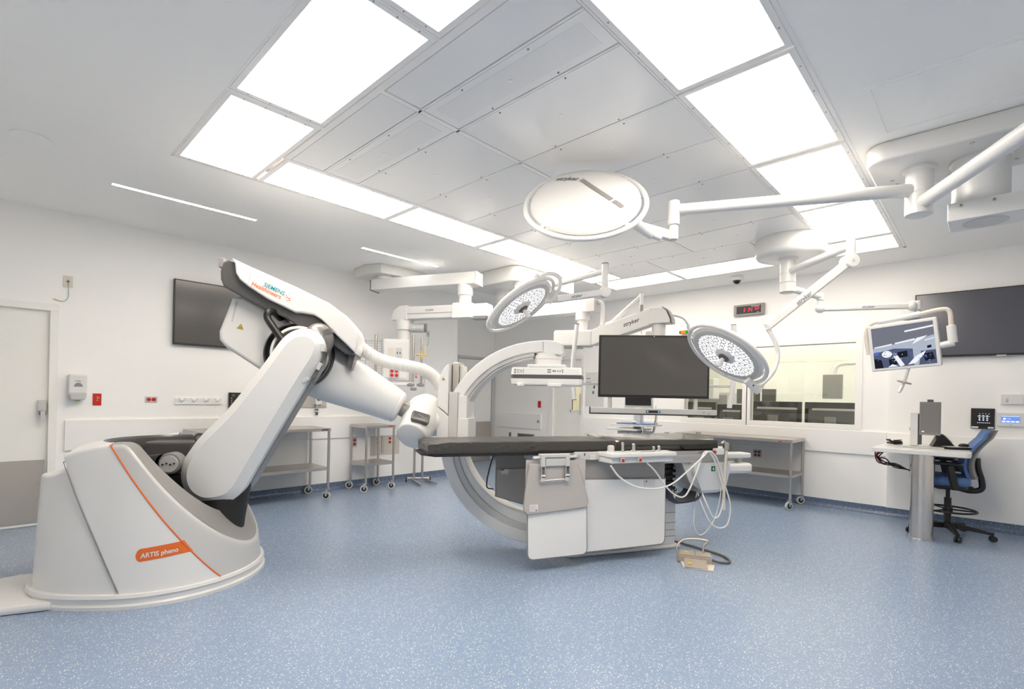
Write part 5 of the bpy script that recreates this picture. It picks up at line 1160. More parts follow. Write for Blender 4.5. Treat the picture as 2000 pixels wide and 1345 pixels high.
mb = MB(MF); mb.tube([(-W2+.09, .035, H2+.03), (-.05, .035, H2+.035), (.15, .035, H2+.05)], .024, 'white', 12, 3); mb.build('yoke_sleeve', t, 60)
mb = MB(MF); mb.cyl((W2+.088, .035, -.03), (W2+.088, .035, .13), .035, 'white', n=20, bev=.008); mb.cyl((W2-.01, .035, -.04), (W2+.1, .035, -.03), .03, 'white', n=18, bev=.008); mb.build('yoke_hinge', t)
pj = MF @ Vector((.0, .035, H2+.04))
mb = MB(); mb.cyl(pj, Vector((pd.x, pd.y, 2.20)), .024, 'lgrey', n=16); mb.build('hanger', t)
mb = MB(MF); mb.tube([(.02, .03, -H2), (-.02, .0, -H2-.12), (-.05, -.03, -H2-.20)], .012, 'lgrey', 10, 4); mb.tube([(-.02+.05*math.cos(a*.35), -.0+.03*math.sin(a*.35), -H2-.125-.02*math.cos(a*.35)) for a in range(18)], .006, 'mgrey', 8, closed=True); mb.cyl((-.035, -.02, -H2-.15), (-.06, -.045, -H2-.215), .014, 'white', n=12); mb.build('sterile_handle', t)

# --- little examination lamp on a thin arm behind the display
k0, k1 = P(1.005, 6.25), P(1.62, 6.1)
t = root('exam_lamp', 'small white spring-arm lamp fixed to the end of the display boom', 'lamp', P(1.1, 6.2, 2.2), 0)
mb = MB(); mb.tube([P(1.03, 6.17, 2.50), P(1.075, 6.16, 2.48), P(1.085, 6.15, 2.40), P(1.085, 6.15, 2.20)], .028, 'white', 12, 4); mb.cyl(P(1.04, 6.13, 2.195), P(1.10, 6.13, 2.16), .034, 'white', n=16); mb.build('bracket', t, 60)
mb = MB(); mb.cyl(P(1.20, 6.13, 2.24), P(1.52, 6.0, 2.555), .03, 'white', .022, 14); mb.ball(P(1.18, 6.13, 2.22), .055, 'white', 16, (1.3, 1.3, .7)); mb.build('spring_arm', t, 60)
mb = MB(); mb.cyl(P(1.52, 6.0, 2.40), P(1.52, 6.0, 2.58), .026, 'white', n=14); mb.cyl(P(1.52, 6.0, 2.578), P(1.52, 6.0, 2.584), .024, 'mgrey', n=12); mb.cyl(P(1.52, 5.985, 2.36), P(1.52, 5.985, 2.44), .018, 'mgrey', n=10); mb.tube([P(1.52, 6, 2.40), P(1.52, 6, 2.22), P(1.53, 6, 2.10)], .006, 'white', 8); mb.build('post', t, 60)
mb = MB(); mb.tube([P(1.22, 6.1, 2.20), P(1.36, 6.05, 2.29), P(1.50, 5.98, 2.335), P(1.60, 5.93, 2.32), P(1.64, 5.9, 2.24), P(1.64, 5.88, 2.03)], .014, 'white', 10, 6); mb.build('cable', t, 60)
t = root('ceiling_hose', 'thin white curved nozzle hose above the large display', 'hose', P(2.0, 6.0, 2.25), 0)
mb = MB(); mb.tube([P(1.70, 5.85, 2.28), P(1.78, 5.9, 2.32), P(1.88, 5.92, 2.315), P(2.0, 5.95, 2.29), P(2.06, 5.95, 2.22), P(2.09, 5.95, 2.13)], .014, 'white', 10, 6); mb.build('bent_hose', t, 60)
mb = MB(); mb.cyl(P(2.065, 5.95, 2.20), P(2.10, 5.95, 2.06), .02, 'white', .012, 12); mb.build('nozzle', t)
# ---------------------------------------------------------------- things on the walls
WX, WZ = Vector((1, 0, 0)), Vector((0, 0, 1)); RXv = Vector((0, -1, 0))    # reading directions on the left and right wall
def plate_l(name, x0, x1, z0, z1, m, label, cat, d=.008, group=None):
    t = root(name, label, cat, ((x0+x1)/2, YL, z0), 0, group)
    mb = MB(); mb.box(x0, x1, YL-d, YL-.0005, z0, z1, m, min(.003, d*.4)); mb.build('plate', t); return t
def plate_r(name, y0, y1, z0, z1, m, label, cat, d=.008, x=None, group=None):
    x = XR if x is None else x
    t = root(name, label, cat, (x, (y0+y1)/2, z0), 0, group)
    mb = MB(); mb.box(x-d, x-.0005, y0, y1, z0, z1, m, min(.003, d*.4)); mb.build('plate', t); return t
def cord_l(x, z, label, s=1.0):
    t = plate_l('wall_plate', x-.035*s, x+.035*s, z-.055*s, z+.055*s, 'beige', label, 'wall plate')
    mb = MB(); mb.cyl((x, YL-.008, z), (x, YL-.014, z), .01, 'black', n=12); mb.build('grommet', t)
    mb = MB()
    for q in (.03, -.035): mb.cyl((x, YL-.008, z+q), (x, YL-.0095, z+q), .004, 'mgrey', n=8)
    mb.build('screws', t)
    mb = MB(); mb.tube([(x, YL-.014, z), (x+.002, YL-.02, z-.02), (x+.004, YL-.018, z-.08), (x+.002, YL-.014, z-.15), (x-.02, YL-.012, z-.19), (x-.05, YL-.012, z-.195), (x-.09, YL-.012, z-.185)], .0035, mat('pale_green_cord', (170, 186, 160), .5), 6, 5); mb.build('cord', t)
    mb = MB(); mb.cyl((x-.085, YL-.012, z-.186), (x-.105, YL-.012, z-.182), .005, 'yellow', n=8); mb.build('plug_tip', t)
cord_l(.55, 2.34, 'beige wall plate with dangling pale cord above the door frame'); cord_l(4.853, 2.29, 'small wall plate with dangling cord right of the equipment pendant', .85)
# sanitiser dispenser
t = root('sanitizer_dispenser', 'white hand sanitizer dispenser on the wall beside the door', 'dispenser', (.631, YL, 1.19), 0)
mb = MB(); mb.prism(rounded([(.562, 1.235), (.70, 1.235), (.70, 1.447), (.562, 1.447)], .02), YL-.09, YL-.001, 'white', .014, 3); mb.build('housing', t)
mb = MB(); mb.prism(rounded([(.578, 1.195), (.685, 1.195), (.70, 1.27), (.562, 1.27)], .02), YL-.105, YL-.002, 'lgrey', .014, 3); mb.build('nozzle_shroud', t)
mb = MB(); mb.box(.615, .65, YL-.10, YL-.05, 1.186, 1.197, mat('green_tip', (110, 150, 70), .5), .004); mb.build('nozzle', t)
mb = MB(); mb.prism([(.60, 1.325)]+[(.633+.033*math.cos(rad(a)), 1.325+.04*math.sin(rad(a))) for a in range(0, 181, 20)][::-1][1:-1]+[(.666, 1.325)], YL-.0915, YL-.085, 'mgrey', .0); mb.build('sight_window', t)
mb = MB(); write(mb, 'PURELL', (.633, YL-.0915, 1.375), WX, WZ, .048, mat('navy_print', (40, 50, 110), .5), shear=.2, bold=.015, center=True); mb.build('lettering', t)
t = plate_l('alarm_plate', .752, .820, 1.142, 1.262, 'red', 'red wall plate right of the sanitizer dispenser', 'wall plate')
mb = MB()
for k in range(3): mb.box(.782, .795, YL-.010, YL-.0075, 1.19+.017*k, 1.196+.017*k, 'yellow')
mb.box(.798, .806, YL-.010, YL-.0075, 1.215, 1.22, 'wmatte'); mb.build('marks', t)
def sockets(t, pts, r, m, axis):
    for p in pts:
        mb = MB(); p = Vector(p); mb.cyl(p, p+axis*.006, r, m, n=18); f = mb.build('socket', t)
        mb = MB(); a = WZ; b = axis.cross(WZ)
        for s_ in (-.35, .35): mb.box(-.0015, .0015, -.004, .004, 0, .0004, 'black', xf=frame(p+axis*.0061+b*r*s_, b, axis))
        mb.build('slots', f)
t = plate_l('power_outlet', 1.182, 1.288, 1.175, 1.238, 'lgrey', 'grey outlet plate with two red sockets side by side left of the coat hooks', 'outlet')
sockets(t, [(1.213, YL-.008, 1.207), (1.257, YL-.008, 1.207)], .019, 'red', Vector((0, -1, 0)))
# coat hooks
t = root('coat_rack', 'white board with coat hooks on the left wall', 'coat rack', (1.68, YL, 1.15), 0)
mb = MB(); mb.box(1.448, 1.92, YL-.016, YL-.001, 1.155, 1.232, 'wall_sheet', .003); mb.build('board', t)
for k in range(4):
    x = 1.51+.118*k; mb = MB()
    for s_ in (-.025, .025): mb.tube([(x, YL-.016, 1.185), (x+s_*.4, YL-.035, 1.195), (x+s_, YL-.05, 1.215), (x+s_*1.2, YL-.045, 1.228)], .005, 'white', 8, 3)
    mb.build('hook', t)
# black touch panel behind the robot arm
t = plate_l('touch_panel', 1.985, 2.30, 1.09, 1.298, 'black', 'black wall touch panel half hidden behind the robot arm', 'touch panel', .03)
mb = MB(); mb.box(2.0, 2.285, YL-.032, YL-.03, 1.11, 1.285, 'rubber', .001); mb.cyl((2.03, YL-.032, 1.265), (2.03, YL-.033, 1.265), .018, 'dgrey', n=14); mb.build('screen', t)
mb = MB()
for x in (2.08, 2.12, 2.16, 2.2): 
    for z in (1.23, 1.26): mb.box(x, x+.018, YL-.0334, YL-.0318, z, z+.012, 'mgrey')
for k in range(5): mb.box(2.008, 2.016, YL-.0334, YL-.0318, 1.12+.026*k, 1.132+.026*k, 'lgrey')
mb.build('icons', t)
# gas panel under the beam
t = plate_l('gas_outlet_panel', 2.66, 3.19, 1.118, 1.275, 'steeld', 'grey gas outlet panel with regulator on the wall below the robot beam', 'gas panel', .012)
for x in (2.72, 2.86, 3.02, 3.13):
    mb = MB(); mb.box(x-.033, x+.033, YL-.018, YL-.011, 1.14, 1.25, 'lgrey', .003); mb.cyl((x, YL-.018, 1.195), (x, YL-.022, 1.195), .006, 'mgrey', n=8); mb.build('outlet', t)
mb = MB(); mb.box(3.01, 3.10, YL-.07, YL-.018, 1.16, 1.28, 'white', .008); mb.build('regulator', t)
mb = MB(); mb.cyl((3.055, YL-.07, 1.24), (3.055, YL-.078, 1.24), .03, 'black', n=20); mb.cyl((3.055, YL-.078, 1.24), (3.055, YL-.0795, 1.24), .024, 'wmatte', n=20); mb.box(3.05, 3.06, YL-.081, YL-.079, 1.22, 1.262, 'red'); mb.box(3.04, 3.05, YL-.081, YL-.079, 1.225, 1.25, 'green'); mb.build('gauge', t)
mb = MB(); mb.cyl((3.04, YL-.045, 1.165), (3.04, YL-.045, 1.06), .012, 'chrome', n=12); mb.cyl((3.04, YL-.045, 1.10), (3.04, YL-.045, 1.085), .024, 'dgrey', n=12); mb.cyl((3.04, YL-.045, 1.06), (3.04, YL-.045, 1.02), .02, 'dgrey', .014, 12); mb.build('hose_nipple', t)
# outlets low on the left wall, behind the small cart
t = plate_l('power_outlet', 3.575, 3.655, .565, .70, 'lgrey', 'grey outlet plate with two stacked red sockets, left one behind the small cart', 'outlet'); sockets(t, [(3.615, YL-.008, .605), (3.615, YL-.008, .66)], .02, 'red', Vector((0, -1, 0)))
t = plate_l('power_outlet', 3.87, 4.36, .42, .76, 'beige', 'wide beige outlet panel with red sockets behind the small cart', 'outlet'); sockets(t, [(3.99, YL-.008, .60), (3.99, YL-.008, .655), (4.19, YL-.008, .605), (4.19, YL-.008, .66)], .02, 'red', Vector((0, -1, 0)))
mb = MB(); mb.box(4.05, 4.09, YL-.02, YL-.008, .45, .76, 'steeld', .003); mb.build('divider', t)
t = plate_l('call_button', 5.19, 5.25, 1.05, 1.16, 'lgrey', 'small grey plate with red button beside the x-ray arc carriage', 'call button', .01); mb = MB(); mb.box(5.205, 5.235, YL-.014, YL-.009, 1.07, 1.13, 'dred', .002); mb.build('button', t)
# wall displays
def tv(label, F_, w, h, glassm, mount):
    t = root('display', label, 'display', F_.translation, 0)
    mb = MB(F_); mb.box(-w/2, w/2, -.06, -.018, 0, h, 'black', .004); mb.build('bezel', t)
    mb = MB(F_); mb.box(-w/2+.012, w/2-.012, -.0625, -.059, .02, h-.012, glassm); mb.build('screen', t, flat=True)
    mb = MB(F_); mb.box(-w*.3, w*.3, -.018, .0-.001, h*.25, h*.75, 'mgrey'); mb.build('wall_mount', t)
    return t
tv('large dark wall display on the left wall, partly behind the robot', frame((2.03, YL, 1.812), (1, 0, 0)), 1.24, .713, 'tvglass', 0)
t = tv('large dark wall display on the right wall behind the small monitor', frame((XR-.022, -.06, 1.857), (0, -1, 0)), 1.40, .717, 'tvglass2', 0)
mb = MB(); mb.box(XR-.088, XR-.08, -.115, -.04, 1.848, 1.862, 'lgrey', .002); mb.build('sensor_bar', t)
# digital clock
t = root('digital_clock', 'grey-framed digital wall clock with red digits above the windows', 'clock', (XR, 2.475, 2.53), 0)
mb = MB(); mb.box(XR-.045, XR-.001, 2.272, 2.678, 2.53, 2.686, 'mgrey', .005); mb.build('case', t)
mb = MB(); mb.box(XR-.048, XR-.044, 2.312, 2.638, 2.556, 2.66, 'black', .001); mb.build('face', t)
mb = MB(); SEG = {'0': 'abcdef', '1': 'bc', '4': 'fgbc', '5': 'afgcd'}
def digit(ch, y, z, w_, h_, th):
    sg = {'a': (0, h_, w_, h_), 'd': (0, 0, w_, 0), 'g': (0, h_/2, w_, h_/2), 'f': (0, h_/2, 0, h_), 'b': (w_, h_/2, w_, h_), 'e': (0, 0, 0, h_/2), 'c': (w_, 0, w_, h_/2)}
    for s_ in SEG[ch]:
        u0, v0, u1, v1 = sg[s_]; sl = .12
        q0 = (y-(u0+v0*sl), z+v0); q1 = (y-(u1+v1*sl), z+v1)
        if v0 == v1: pts = [(q0[0]-.002, q0[1]-th), (q1[0]+.002, q1[1]-th), (q1[0]+.002, q1[1]+th), (q0[0]-.002, q0[1]+th)]
        else: pts = [(q0[0]-th, q0[1]+.002), (q0[0]+th, q0[1]+.002), (q1[0]+th, q1[1]-.002), (q1[0]-th, q1[1]-.002)]
        mb.add([(XR-.0485, a, b) for a, b in pts], [(0, 1, 2, 3)], 'reddigit')
digit('1', 2.565, 2.575, .03, .06, .0045); digit('1', 2.505, 2.575, .03, .06, .0045); digit('4', 2.465, 2.575, .03, .06, .0045)
for z in (2.59, 2.615): mb.box(XR-.0485, XR-.048, 2.516, 2.524, z, z+.008, 'reddigit')
digit('5', 2.392, 2.60, .02, .035, .003); digit('0', 2.362, 2.60, .02, .035, .003)
mb.build('digits', t); mb = MB(); mb.box(XR-.0487, XR-.048, 2.33, 2.44, 2.647, 2.653, 'wmatte'); mb.box(XR-.0487, XR-.048, 2.335, 2.365, 2.562, 2.567, 'lgrey'); mb.build('print', t)
# signal beacon above the window
t = root('signal_light', 'small amber and green signal light on the wall left of the lit lamp', 'signal light', (XR-.03, 3.38, 2.33), 0)
mb = MB(); mb.cyl((XR-.05, 3.475, 2.36), (XR-.05, 3.455, 2.36), .024, 'black', n=16); mb.box(XR-.03, XR-.001, 3.30, 3.46, 2.345, 2.375, 'dgrey'); mb.build('base', t)
mb = MB(); mb.cyl((XR-.05, 3.455, 2.36), (XR-.05, 3.38, 2.36), .026, 'amber', n=18); mb.build('amber_lens', t)
mb = MB(); mb.cyl((XR-.05, 3.375, 2.36), (XR-.05, 3.29, 2.36), .026, 'greenb', n=18); mb.build('green_lens', t)
# alcove items
t = plate_r('alarm_plate', 6.28, 6.36, 1.12, 1.25, 'red', 'red wall plate in the alcove beside the white door', 'wall plate')
mb = MB(); 
for k in range(3): mb.box(XR-.0095, XR-.0078, 6.31, 6.33, 1.15+.025*k, 1.165+.025*k, 'dred')
mb.build('marks', t)
t = root('door_knob', 'round steel knob on the alcove bumper panel', 'knob', (XR-.022, 6.32, .86), 0)
mb = MB(); mb.lathe([(.026, 0), (.028, .008), (.022, .02), (.0, .024)], (XR-.0225, 6.32, .855), (-1, 0, 0), 'chrome', 20); mb.build('cap', t)
mb = MB(); mb.cyl((XR-.046, 6.32, .855), (XR-.048, 6.32, .855), .012, 'dgrey', n=14); mb.build('lock', t)
t = plate_r('wall_grille', 6.43, 6.88, .50, .60, 'tan', 'taupe recessed grille low on the alcove wall', 'grille', .012); mb = MB(); mb.box(XR-.014, XR-.011, 6.46, 6.86, .515, .58, 'dgrey'); mb.build('opening', t)
t = plate_r('wall_plate', 7.06, 7.12, .50, .60, 'mgrey', 'small dark grey plate low on the alcove wall', 'wall plate', .008)
mb = MB(); mb.box(XR-.0095, XR-.0078, 7.08, 7.1, .52, .58, 'dgrey'); mb.build('slot', t)
# printed notice beside the door
t = plate_r('notice', 4.86, 5.245, 1.18, 1.78, 'wmatte', 'white printed notice on the wall between the door and the large display', 'notice', .004)
mb = MB()
for y0, y1, z0, z1 in ((5.15, 5.23, 1.665, 1.68), (5.13, 5.23, 1.60, 1.61), (5.12, 5.23, 1.58, 1.59), (5.10, 5.23, 1.555, 1.565)): mb.box(XR-.0052, XR-.0035, y0, y1, z0, z1, 'print')
for z in (1.64, 1.50): mb.box(XR-.0052, XR-.0035, 4.88, 5.235, z, z+.003, 'lgrey')
write(mb, '4', (XR-.0055, 5.09, 1.49), RXv, WZ, .05, 'dprint', shear=.2, bold=.03); mb.box(XR-.0052, XR-.0035, 5.06, 5.10, 1.40, 1.45, 'print'); mb.build('print', t)
# panels above the desk
xd = XR-.04
t = plate_r('touch_panel', -.056+.02, .15, 1.075, 1.295, 'black', 'black glass touch panel on the wall above the desk', 'touch panel', .016, XR-.022)
mb = MB(); mb.box(XR-.0395, XR-.0375, .0, .10, 1.21, 1.213, 'lcdw')
rnd = random.Random(2)
for k in range(4): mb.box(XR-.0395, XR-.0375, .005+.024*k, .012+.024*k, 1.235, 1.24, 'lcdw')
for r_ in range(3):
    for c_ in range(3): mb.box(XR-.0395, XR-.0375, .015+.03*c_, .028+.03*c_, 1.165+.022*r_, 1.177+.022*r_, 'lcdw')
for k in range(7): mb.box(XR-.0395, XR-.0375, .0+.015*k, .009+.015*k, 1.138, 1.144, 'lcdw')
mb.build('icons', t); mb = MB(); mb.box(XR-.0395, XR-.0375, -.03, .015, 1.082, 1.1, 'wmatte'); mb.box(XR-.0395, XR-.0375, .09, .145, 1.082, 1.1, 'wmatte'); mb.build('labels', t)
t = plate_r('thermostat', -.245, -.08, 1.345, 1.447, 'white', 'small white wall unit with three coloured marks above the desk', 'control unit', .03, XR-.022)
mb = MB()
for k, c_ in enumerate(('red', 'mgrey', 'tan')): mb.box(XR-.0535, XR-.0515, -.137, -.118, 1.368+.017*k, 1.374+.017*k, c_)
mb.build('marks', t)
t = plate_r('wall_controller', -.285, -.055, 1.113, 1.255, 'white', 'white wall controller with blue lit screen above the chair', 'control unit', .025, XR-.022)
mb = MB(); mb.box(XR-.0485, XR-.0465, -.225, -.085, 1.15, 1.225, 'lcd'); mb.build('screen', t)
mb = MB(); mb.box(XR-.0489, XR-.0484, -.222, -.088, 1.215, 1.221, 'lcdw'); mb.cyl((XR-.0484, -.11, 1.192), (XR-.049, -.11, 1.192), .012, 'lcdw', n=14)
for k in range(4): mb.box(XR-.0489, XR-.0484, -.22+.034*k, -.192+.034*k, 1.155, 1.172, 'lcdw')
mb.box(XR-.0489, XR-.0484, -.16, -.13, 1.19, 1.195, 'lcdw'); mb.build('icons', t); mb = MB(); mb.box(XR-.0485, XR-.0465, -.165, -.145, 1.126, 1.13, 'mgrey'); mb.build('print', t)
t = plate_r('power_outlet', 2.278, 2.388, .55, .655, 'lgrey', 'grey outlet plate with four dark red sockets above the right cart shelf', 'outlet', .008)
sockets(t, [(XR-.008, 2.31, .58), (XR-.008, 2.356, .58), (XR-.008, 2.31, .625), (XR-.008, 2.356, .625)], .017, 'dred', Vector((-1, 0, 0)))
t = plate_r('wall_plate', 2.66, 2.73, .60, .70, 'wmatte', 'blank white plate on the wall behind the table end', 'wall plate', .008)
mb = MB(); mb.cyl((XR-.008, 2.695, .65), (XR-.0095, 2.695, .65), .004, 'mgrey', n=8); mb.build('screw', t)
# ---------------------------------------------------------------- carts
def caster(mb_name, parent, x, y, r, ang, xf=None):
    mb = MB(xf); f = frame((x, y, 0), (math.cos(ang), math.sin(ang), 0)); mb.xf = (xf or Matrix()) @ f
    mb.cyl((-.02, -.013, r), (-.02, .013, r), r, 'lgrey', n=24, bev=.004); mb.cyl((-.02, -.0145, r), (-.02, .0145, r), r*.66, 'black', n=20); mb.cyl((-.02, -.016, r), (-.02, .016, r), r*.2, 'chrome', n=12)
    w_ = mb.build('caster', parent)
    mb = MB(); mb.xf = (xf or Matrix()) @ f
    for s_ in (-.017, .017): mb.extrude([(-.03, -.003), (.012, -.003), (.012, .003), (-.03, .003)], r*.8, r*2+.02, 'chrome', .0, 2) if 0 else mb.prism([(-.03, r*.85), (-.01, r*.85), (.014, r*2+.018), (-.026, r*2+.018)], s_-.002, s_+.002, 'chrome')
    mb.box(-.026, .014, -.019, .019, r*2+.012, r*2+.022, 'chrome', .002); mb.cyl((0, 0, r*2+.02), (0, 0, r*2+.05), .009, 'chrome', n=10); mb.build('fork', w_)
def cart(label, x0, x1, y0, y1, zt, zs, r=.05, name='instrument_cart'):
    t = root(name, label, 'cart', ((x0+x1)/2, (y0+y1)/2, 0), 0)
    mb = MB(); mb.box(x0, x1, y0, y1, zt-.006, zt, 'steel', .002); mb.box(x0, x1, y0, y0+.02, zt-.04, zt-.006, 'steel', .002); mb.box(x0, x1, y1-.02, y1, zt-.04, zt-.006, 'steel', .002); mb.box(x0, x0+.02, y0+.02, y1-.02, zt-.04, zt-.006, 'steel', .002); mb.box(x1-.02, x1, y0+.02, y1-.02, zt-.04, zt-.006, 'steel', .002); mb.build('top', t)
    mb = MB(); mb.box(x0+.01, x1-.01, y0+.01, y1-.01, zs-.004, zs, 'steel', .001); mb.box(x0+.03, x1-.03, y0+.01, y0+.028, zs-.035, zs-.004, 'steel', .002); mb.box(x0+.03, x1-.03, y1-.028, y1-.01, zs-.035, zs-.004, 'steel', .002); mb.box(x0+.01, x0+.028, y0+.03, y1-.03, zs-.035, zs-.004, 'steel', .002); mb.box(x1-.028, x1-.01, y0+.03, y1-.03, zs-.035, zs-.004, 'steel', .002); mb.build('shelf', t)
    for k, (x, y) in enumerate(((x0+.018, y0+.018), (x1-.018, y0+.018), (x1-.018, y1-.018), (x0+.018, y1-.018))):
        mb = MB(); mb.cyl((x, y, r*2+.03), (x, y, zt-.007), .016, 'steel', n=16); mb.build('leg', t); caster('caster', t, x, y, r, rad((-30, -48, -15, -38)[k]))
    return t
c1 = cart('long steel cart with one shelf by the left wall behind the robot arm', 1.52, 2.97, 5.90, 6.43, .885, .40)
mb = MB(); mb.box(2.85, 2.94, 5.8985, 5.9005, .855, .872, 'dgrey'); mb.build('name_plate', c1)
c2 = cart('small steel cart with one shelf, right of the long cart', 3.51, 3.97, 6.0, 6.43, .895, .385)
mb = MB(); mb.box(3.86, 3.93, 5.9985, 6.0005, .873, .885, 'red'); mb.build('maker_badge', c2)
c3 = cart('long steel cart with one shelf below the observation windows', 6.81, 7.385, 1.74, 3.25, .86, .42)
mb = MB(); mb.box(6.8085, 6.8105, 1.86, 1.90, .828, .84, 'red'); mb.build('maker_badge', c3)
# two-post stand behind the table end
t = root('tray_stand', 'two-post steel stand on low wheeled feet beside the x-ray arc', 'stand', P(-1.38, 7.55), 0)
SF = plan_frame(-1.40, 7.6, 10)
mb = MB(SF); mb.cyl((-.155, 0, .06), (.175, 0, .06), .015, 'steel', n=12); mb.cyl((-.09, 0, .06), (-.09, -.02, .05), .015, 'steel'); mb.box(-.09, -.06, -.38, .04, .02, .045, 'steel', .004, xf=Matrix.Rotation(rad(18), 4, 'Z')); mb.box(.11, .14, -.40, .04, .02, .045, 'steel', .004, xf=Matrix.Rotation(rad(24), 4, 'Z')); mb.build('base', t)
for x in (-.055, .065): mb = MB(SF); mb.cyl((x, 0, .05), (x, 0, .93), .018, 'steel', n=14); mb.build('post', t)
for x in (-.17, .185): mb = MB(SF); mb.cyl((x-.012, 0, .04), (x+.012, 0, .04), .04, 'black', n=20, bev=.004); mb.cyl((x-.014, 0, .04), (x+.014, 0, .04), .02, 'chrome', n=12); mb.build('caster', t)
mb = MB(SF); mb.box(-.17, .19, -.15, .15, .93, .945, 'steel', .004); mb.build('tray', t)

# equipment cart behind the large display
EF = plan_frame(1.73, 6.95, -40)
t = root('equipment_cart', 'white equipment cart with small dark screen and trays, seen below the large display', 'cart', EF @ Vector((0, 0, 0)), 0)
mb = MB(EF); mb.box(-.22, .22, -.25, .25, .06, .10, 'wmatte', .02); mb.box(-.05, .05, .0, .12, .10, 1.2, 'wmatte', .01); mb.build('chassis', t)
for x in (-.18, .18):
    for y in (-.2, .2): mb = MB(EF); mb.cyl((x-.012, y, .035), (x+.012, y, .035), .035, 'dgrey', n=18, bev=.004); mb.build('caster', t)
mb = MB(EF); mb.box(-.19, .16, -.2, .2, .68, .88, 'lgrey', .008); mb.cyl((-.02, -.2, .845), (-.02, -.206, .845), .02, 'black', n=14)
for k in range(4): mb.box(.0+.03*k, .02+.03*k, -.206, -.199, .75, .80, 'mgrey')
mb.box(-.16, -.12, -.206, -.199, .75, .80, 'mgrey'); mb.build('recorder', t)
mb = MB(EF); mb.box(-.30, .15, -.30, .15, .895, .92, 'white', .006); mb.build('keyboard_tray', t)
mb = MB(EF); mb.box(-.26, .28, -.26, .2, .955, .98, 'white', .006); mb.build('upper_tray', t)
mb = MB(EF); mb.box(-.18, .27, -.25, .1, .981, .995, 'blue', .004); mb.build('drape', t)
mb = MB(EF); mb.ball((.06, -.2, 1.01), .035, 'white', 14, (1, .8, .5)); mb.tube([(.08, -.2, 1.0), (.16, -.24, .99), (.22, -.27, .92), (.2, -.25, .82), (.24, -.2, .7)], .006, 'cable', 6, 5); mb.build('probe', t)
mb = MB(EF); mb.box(-.21, .21, .03, .07, 1.12, 1.36, 'wmatte', .008); mb.box(-.19, .19, .02, .031, 1.235, 1.35, 'black'); mb.box(-.12, .0, .02, .031, 1.14, 1.15, 'mgrey'); mb.build('monitor_head', t)
mb = MB(EF); rnd = random.Random(4)
for k in range(5): 
    a_ = rnd.uniform(0, .06); mb.tube([(.25, .05, 1.24), (.27+a_, .0, 1.1), (.26+a_, -.05, .9), (.23-a_, -.05, .75), (.27, .0, .6), (.2, .05, .3)], .006, 'black' if k % 2 else 'lgrey', 6, 5)
mb.build('cables', t)

# ---------------------------------------------------------------- desk with workstation
t = root('desk', 'white wall-hung desk top on a thick brushed steel column', 'desk', (6.41, .476, 0), 0)
mb = MB(); mb.extrude(rounded([(6.27, .145), (6.28, .875), (XR-.045, .875), (XR-.045, .12), (6.30, .12)], .012), .832, .875, 'white', .006); mb.build('desk_top', t)
mb = MB(); mb.lathe([(.096, 0), (.096, .006), (.094, .008), (.094, .83)], (6.41, .476, 0), (0, 0, 1), 'steelv', 48); mb.build('column', t)
mb = MB(); mb.box(6.35, 7.1, .40, .55, .815, .832, 'mgrey', .002); mb.box(XR-.34, XR-.042, .60, .64, .50, .83, 'wmatte', .004); mb.build('bracket', t)
mb = MB(); mb.box(6.46, 6.95, .17, .36, .805, .83, 'dgrey', .006); mb.build('under_tray', t)
mb = MB(); rnd = random.Random(9)
for k in range(6):
    a_, b_ = rnd.uniform(-.05, .05), rnd.uniform(-.04, .04)
    mb.tube([(6.55+a_, .80, .828), (6.52+a_, .86+b_*.3, .79+b_), (6.56, .82+b_, .72+a_*.6), (6.62+b_, .72, .68+b_*.5), (6.68, .62, .64), (6.8, .55, .60)], .006, 'black' if k != 2 else 'red', 6, 6)
mb.build('cable_bundle', t)
mb = MB(); mb.box(XR-.10, XR-.042, .12, .30, .60, .72, 'black', .006); mb.cyl((XR-.101, .16, .67), (XR-.106, .16, .67), .014, 'red'); mb.cyl((XR-.101, .16, .635), (XR-.106, .16, .635), .014, 'red'); mb.build('power_box', t)
# workstation screen with its stand unit
t = root('computer', 'slim grey workstation screen on a white upright stand, turned away on the desk', 'computer', (6.75, .52, .876), 0)
WF = frame((6.72, .53, .876), P(.66, -.75))
WF = plan_frame(4.235, 5.22, -42, .876)
mb = MB(WF); mb.box(-.0, .17, -.03, -.005, .135, .475, 'mgrey', .005); mb.build('screen_housing', t)
mb = MB(WF); mb.box(.008, .163, -.0325, -.0295, .16, .465, 'tvglass_pale'); mb.box(.02, .04, -.033, -.031, .165, .175, 'lcdw'); mb.build('screen', t, flat=True)
mb = MB(WF); mb.box(.06, .11, -.03, -.01, .475, .50, 'dgrey', .004); mb.build('webcam', t)
mb = MB(WF); mb.box(-.075, -.01, -.02, .10, .02, .36, 'wmatte', .006); mb.cyl((-.076, .02, .19), (-.080, .02, .19), .018, 'black', n=14); mb.box(-.01, .02, .0, .05, .03, .35, 'dgrey', .004); mb.build('stand', t)
mb = MB(WF); mb.box(-.13, .20, -.09, .11, .0, .012, 'lgrey', .004); mb.build('foot_plate', t)
t = root('telephone', 'dark desk telephone with light keys behind the workstation screen', 'telephone', (7.02, .44, .876), 0)
PH = frame((7.0, .46, .876), P(.75, -.66))
PH = plan_frame(4.62, 5.40, -30, .876)
mb = MB(PH); mb.prism([(-.09, .0), (.11, .0), (.09, .025), (.0, .135), (-.03, .135)], -.08, .08, 'black', .006); mb.build('body', t)
mb = MB(PH); sl = Matrix.Translation((.045, 0, .08)) @ Matrix.Rotation(rad(50), 4, 'Y')
for a_ in range(4):
    for b_ in range(3): mb.box(-.048+.026*a_, -.03+.026*a_, -.035+.026*b_, -.017+.026*b_, .006, .014, 'lgrey', .002, xf=sl)
mb.build('keys', t)
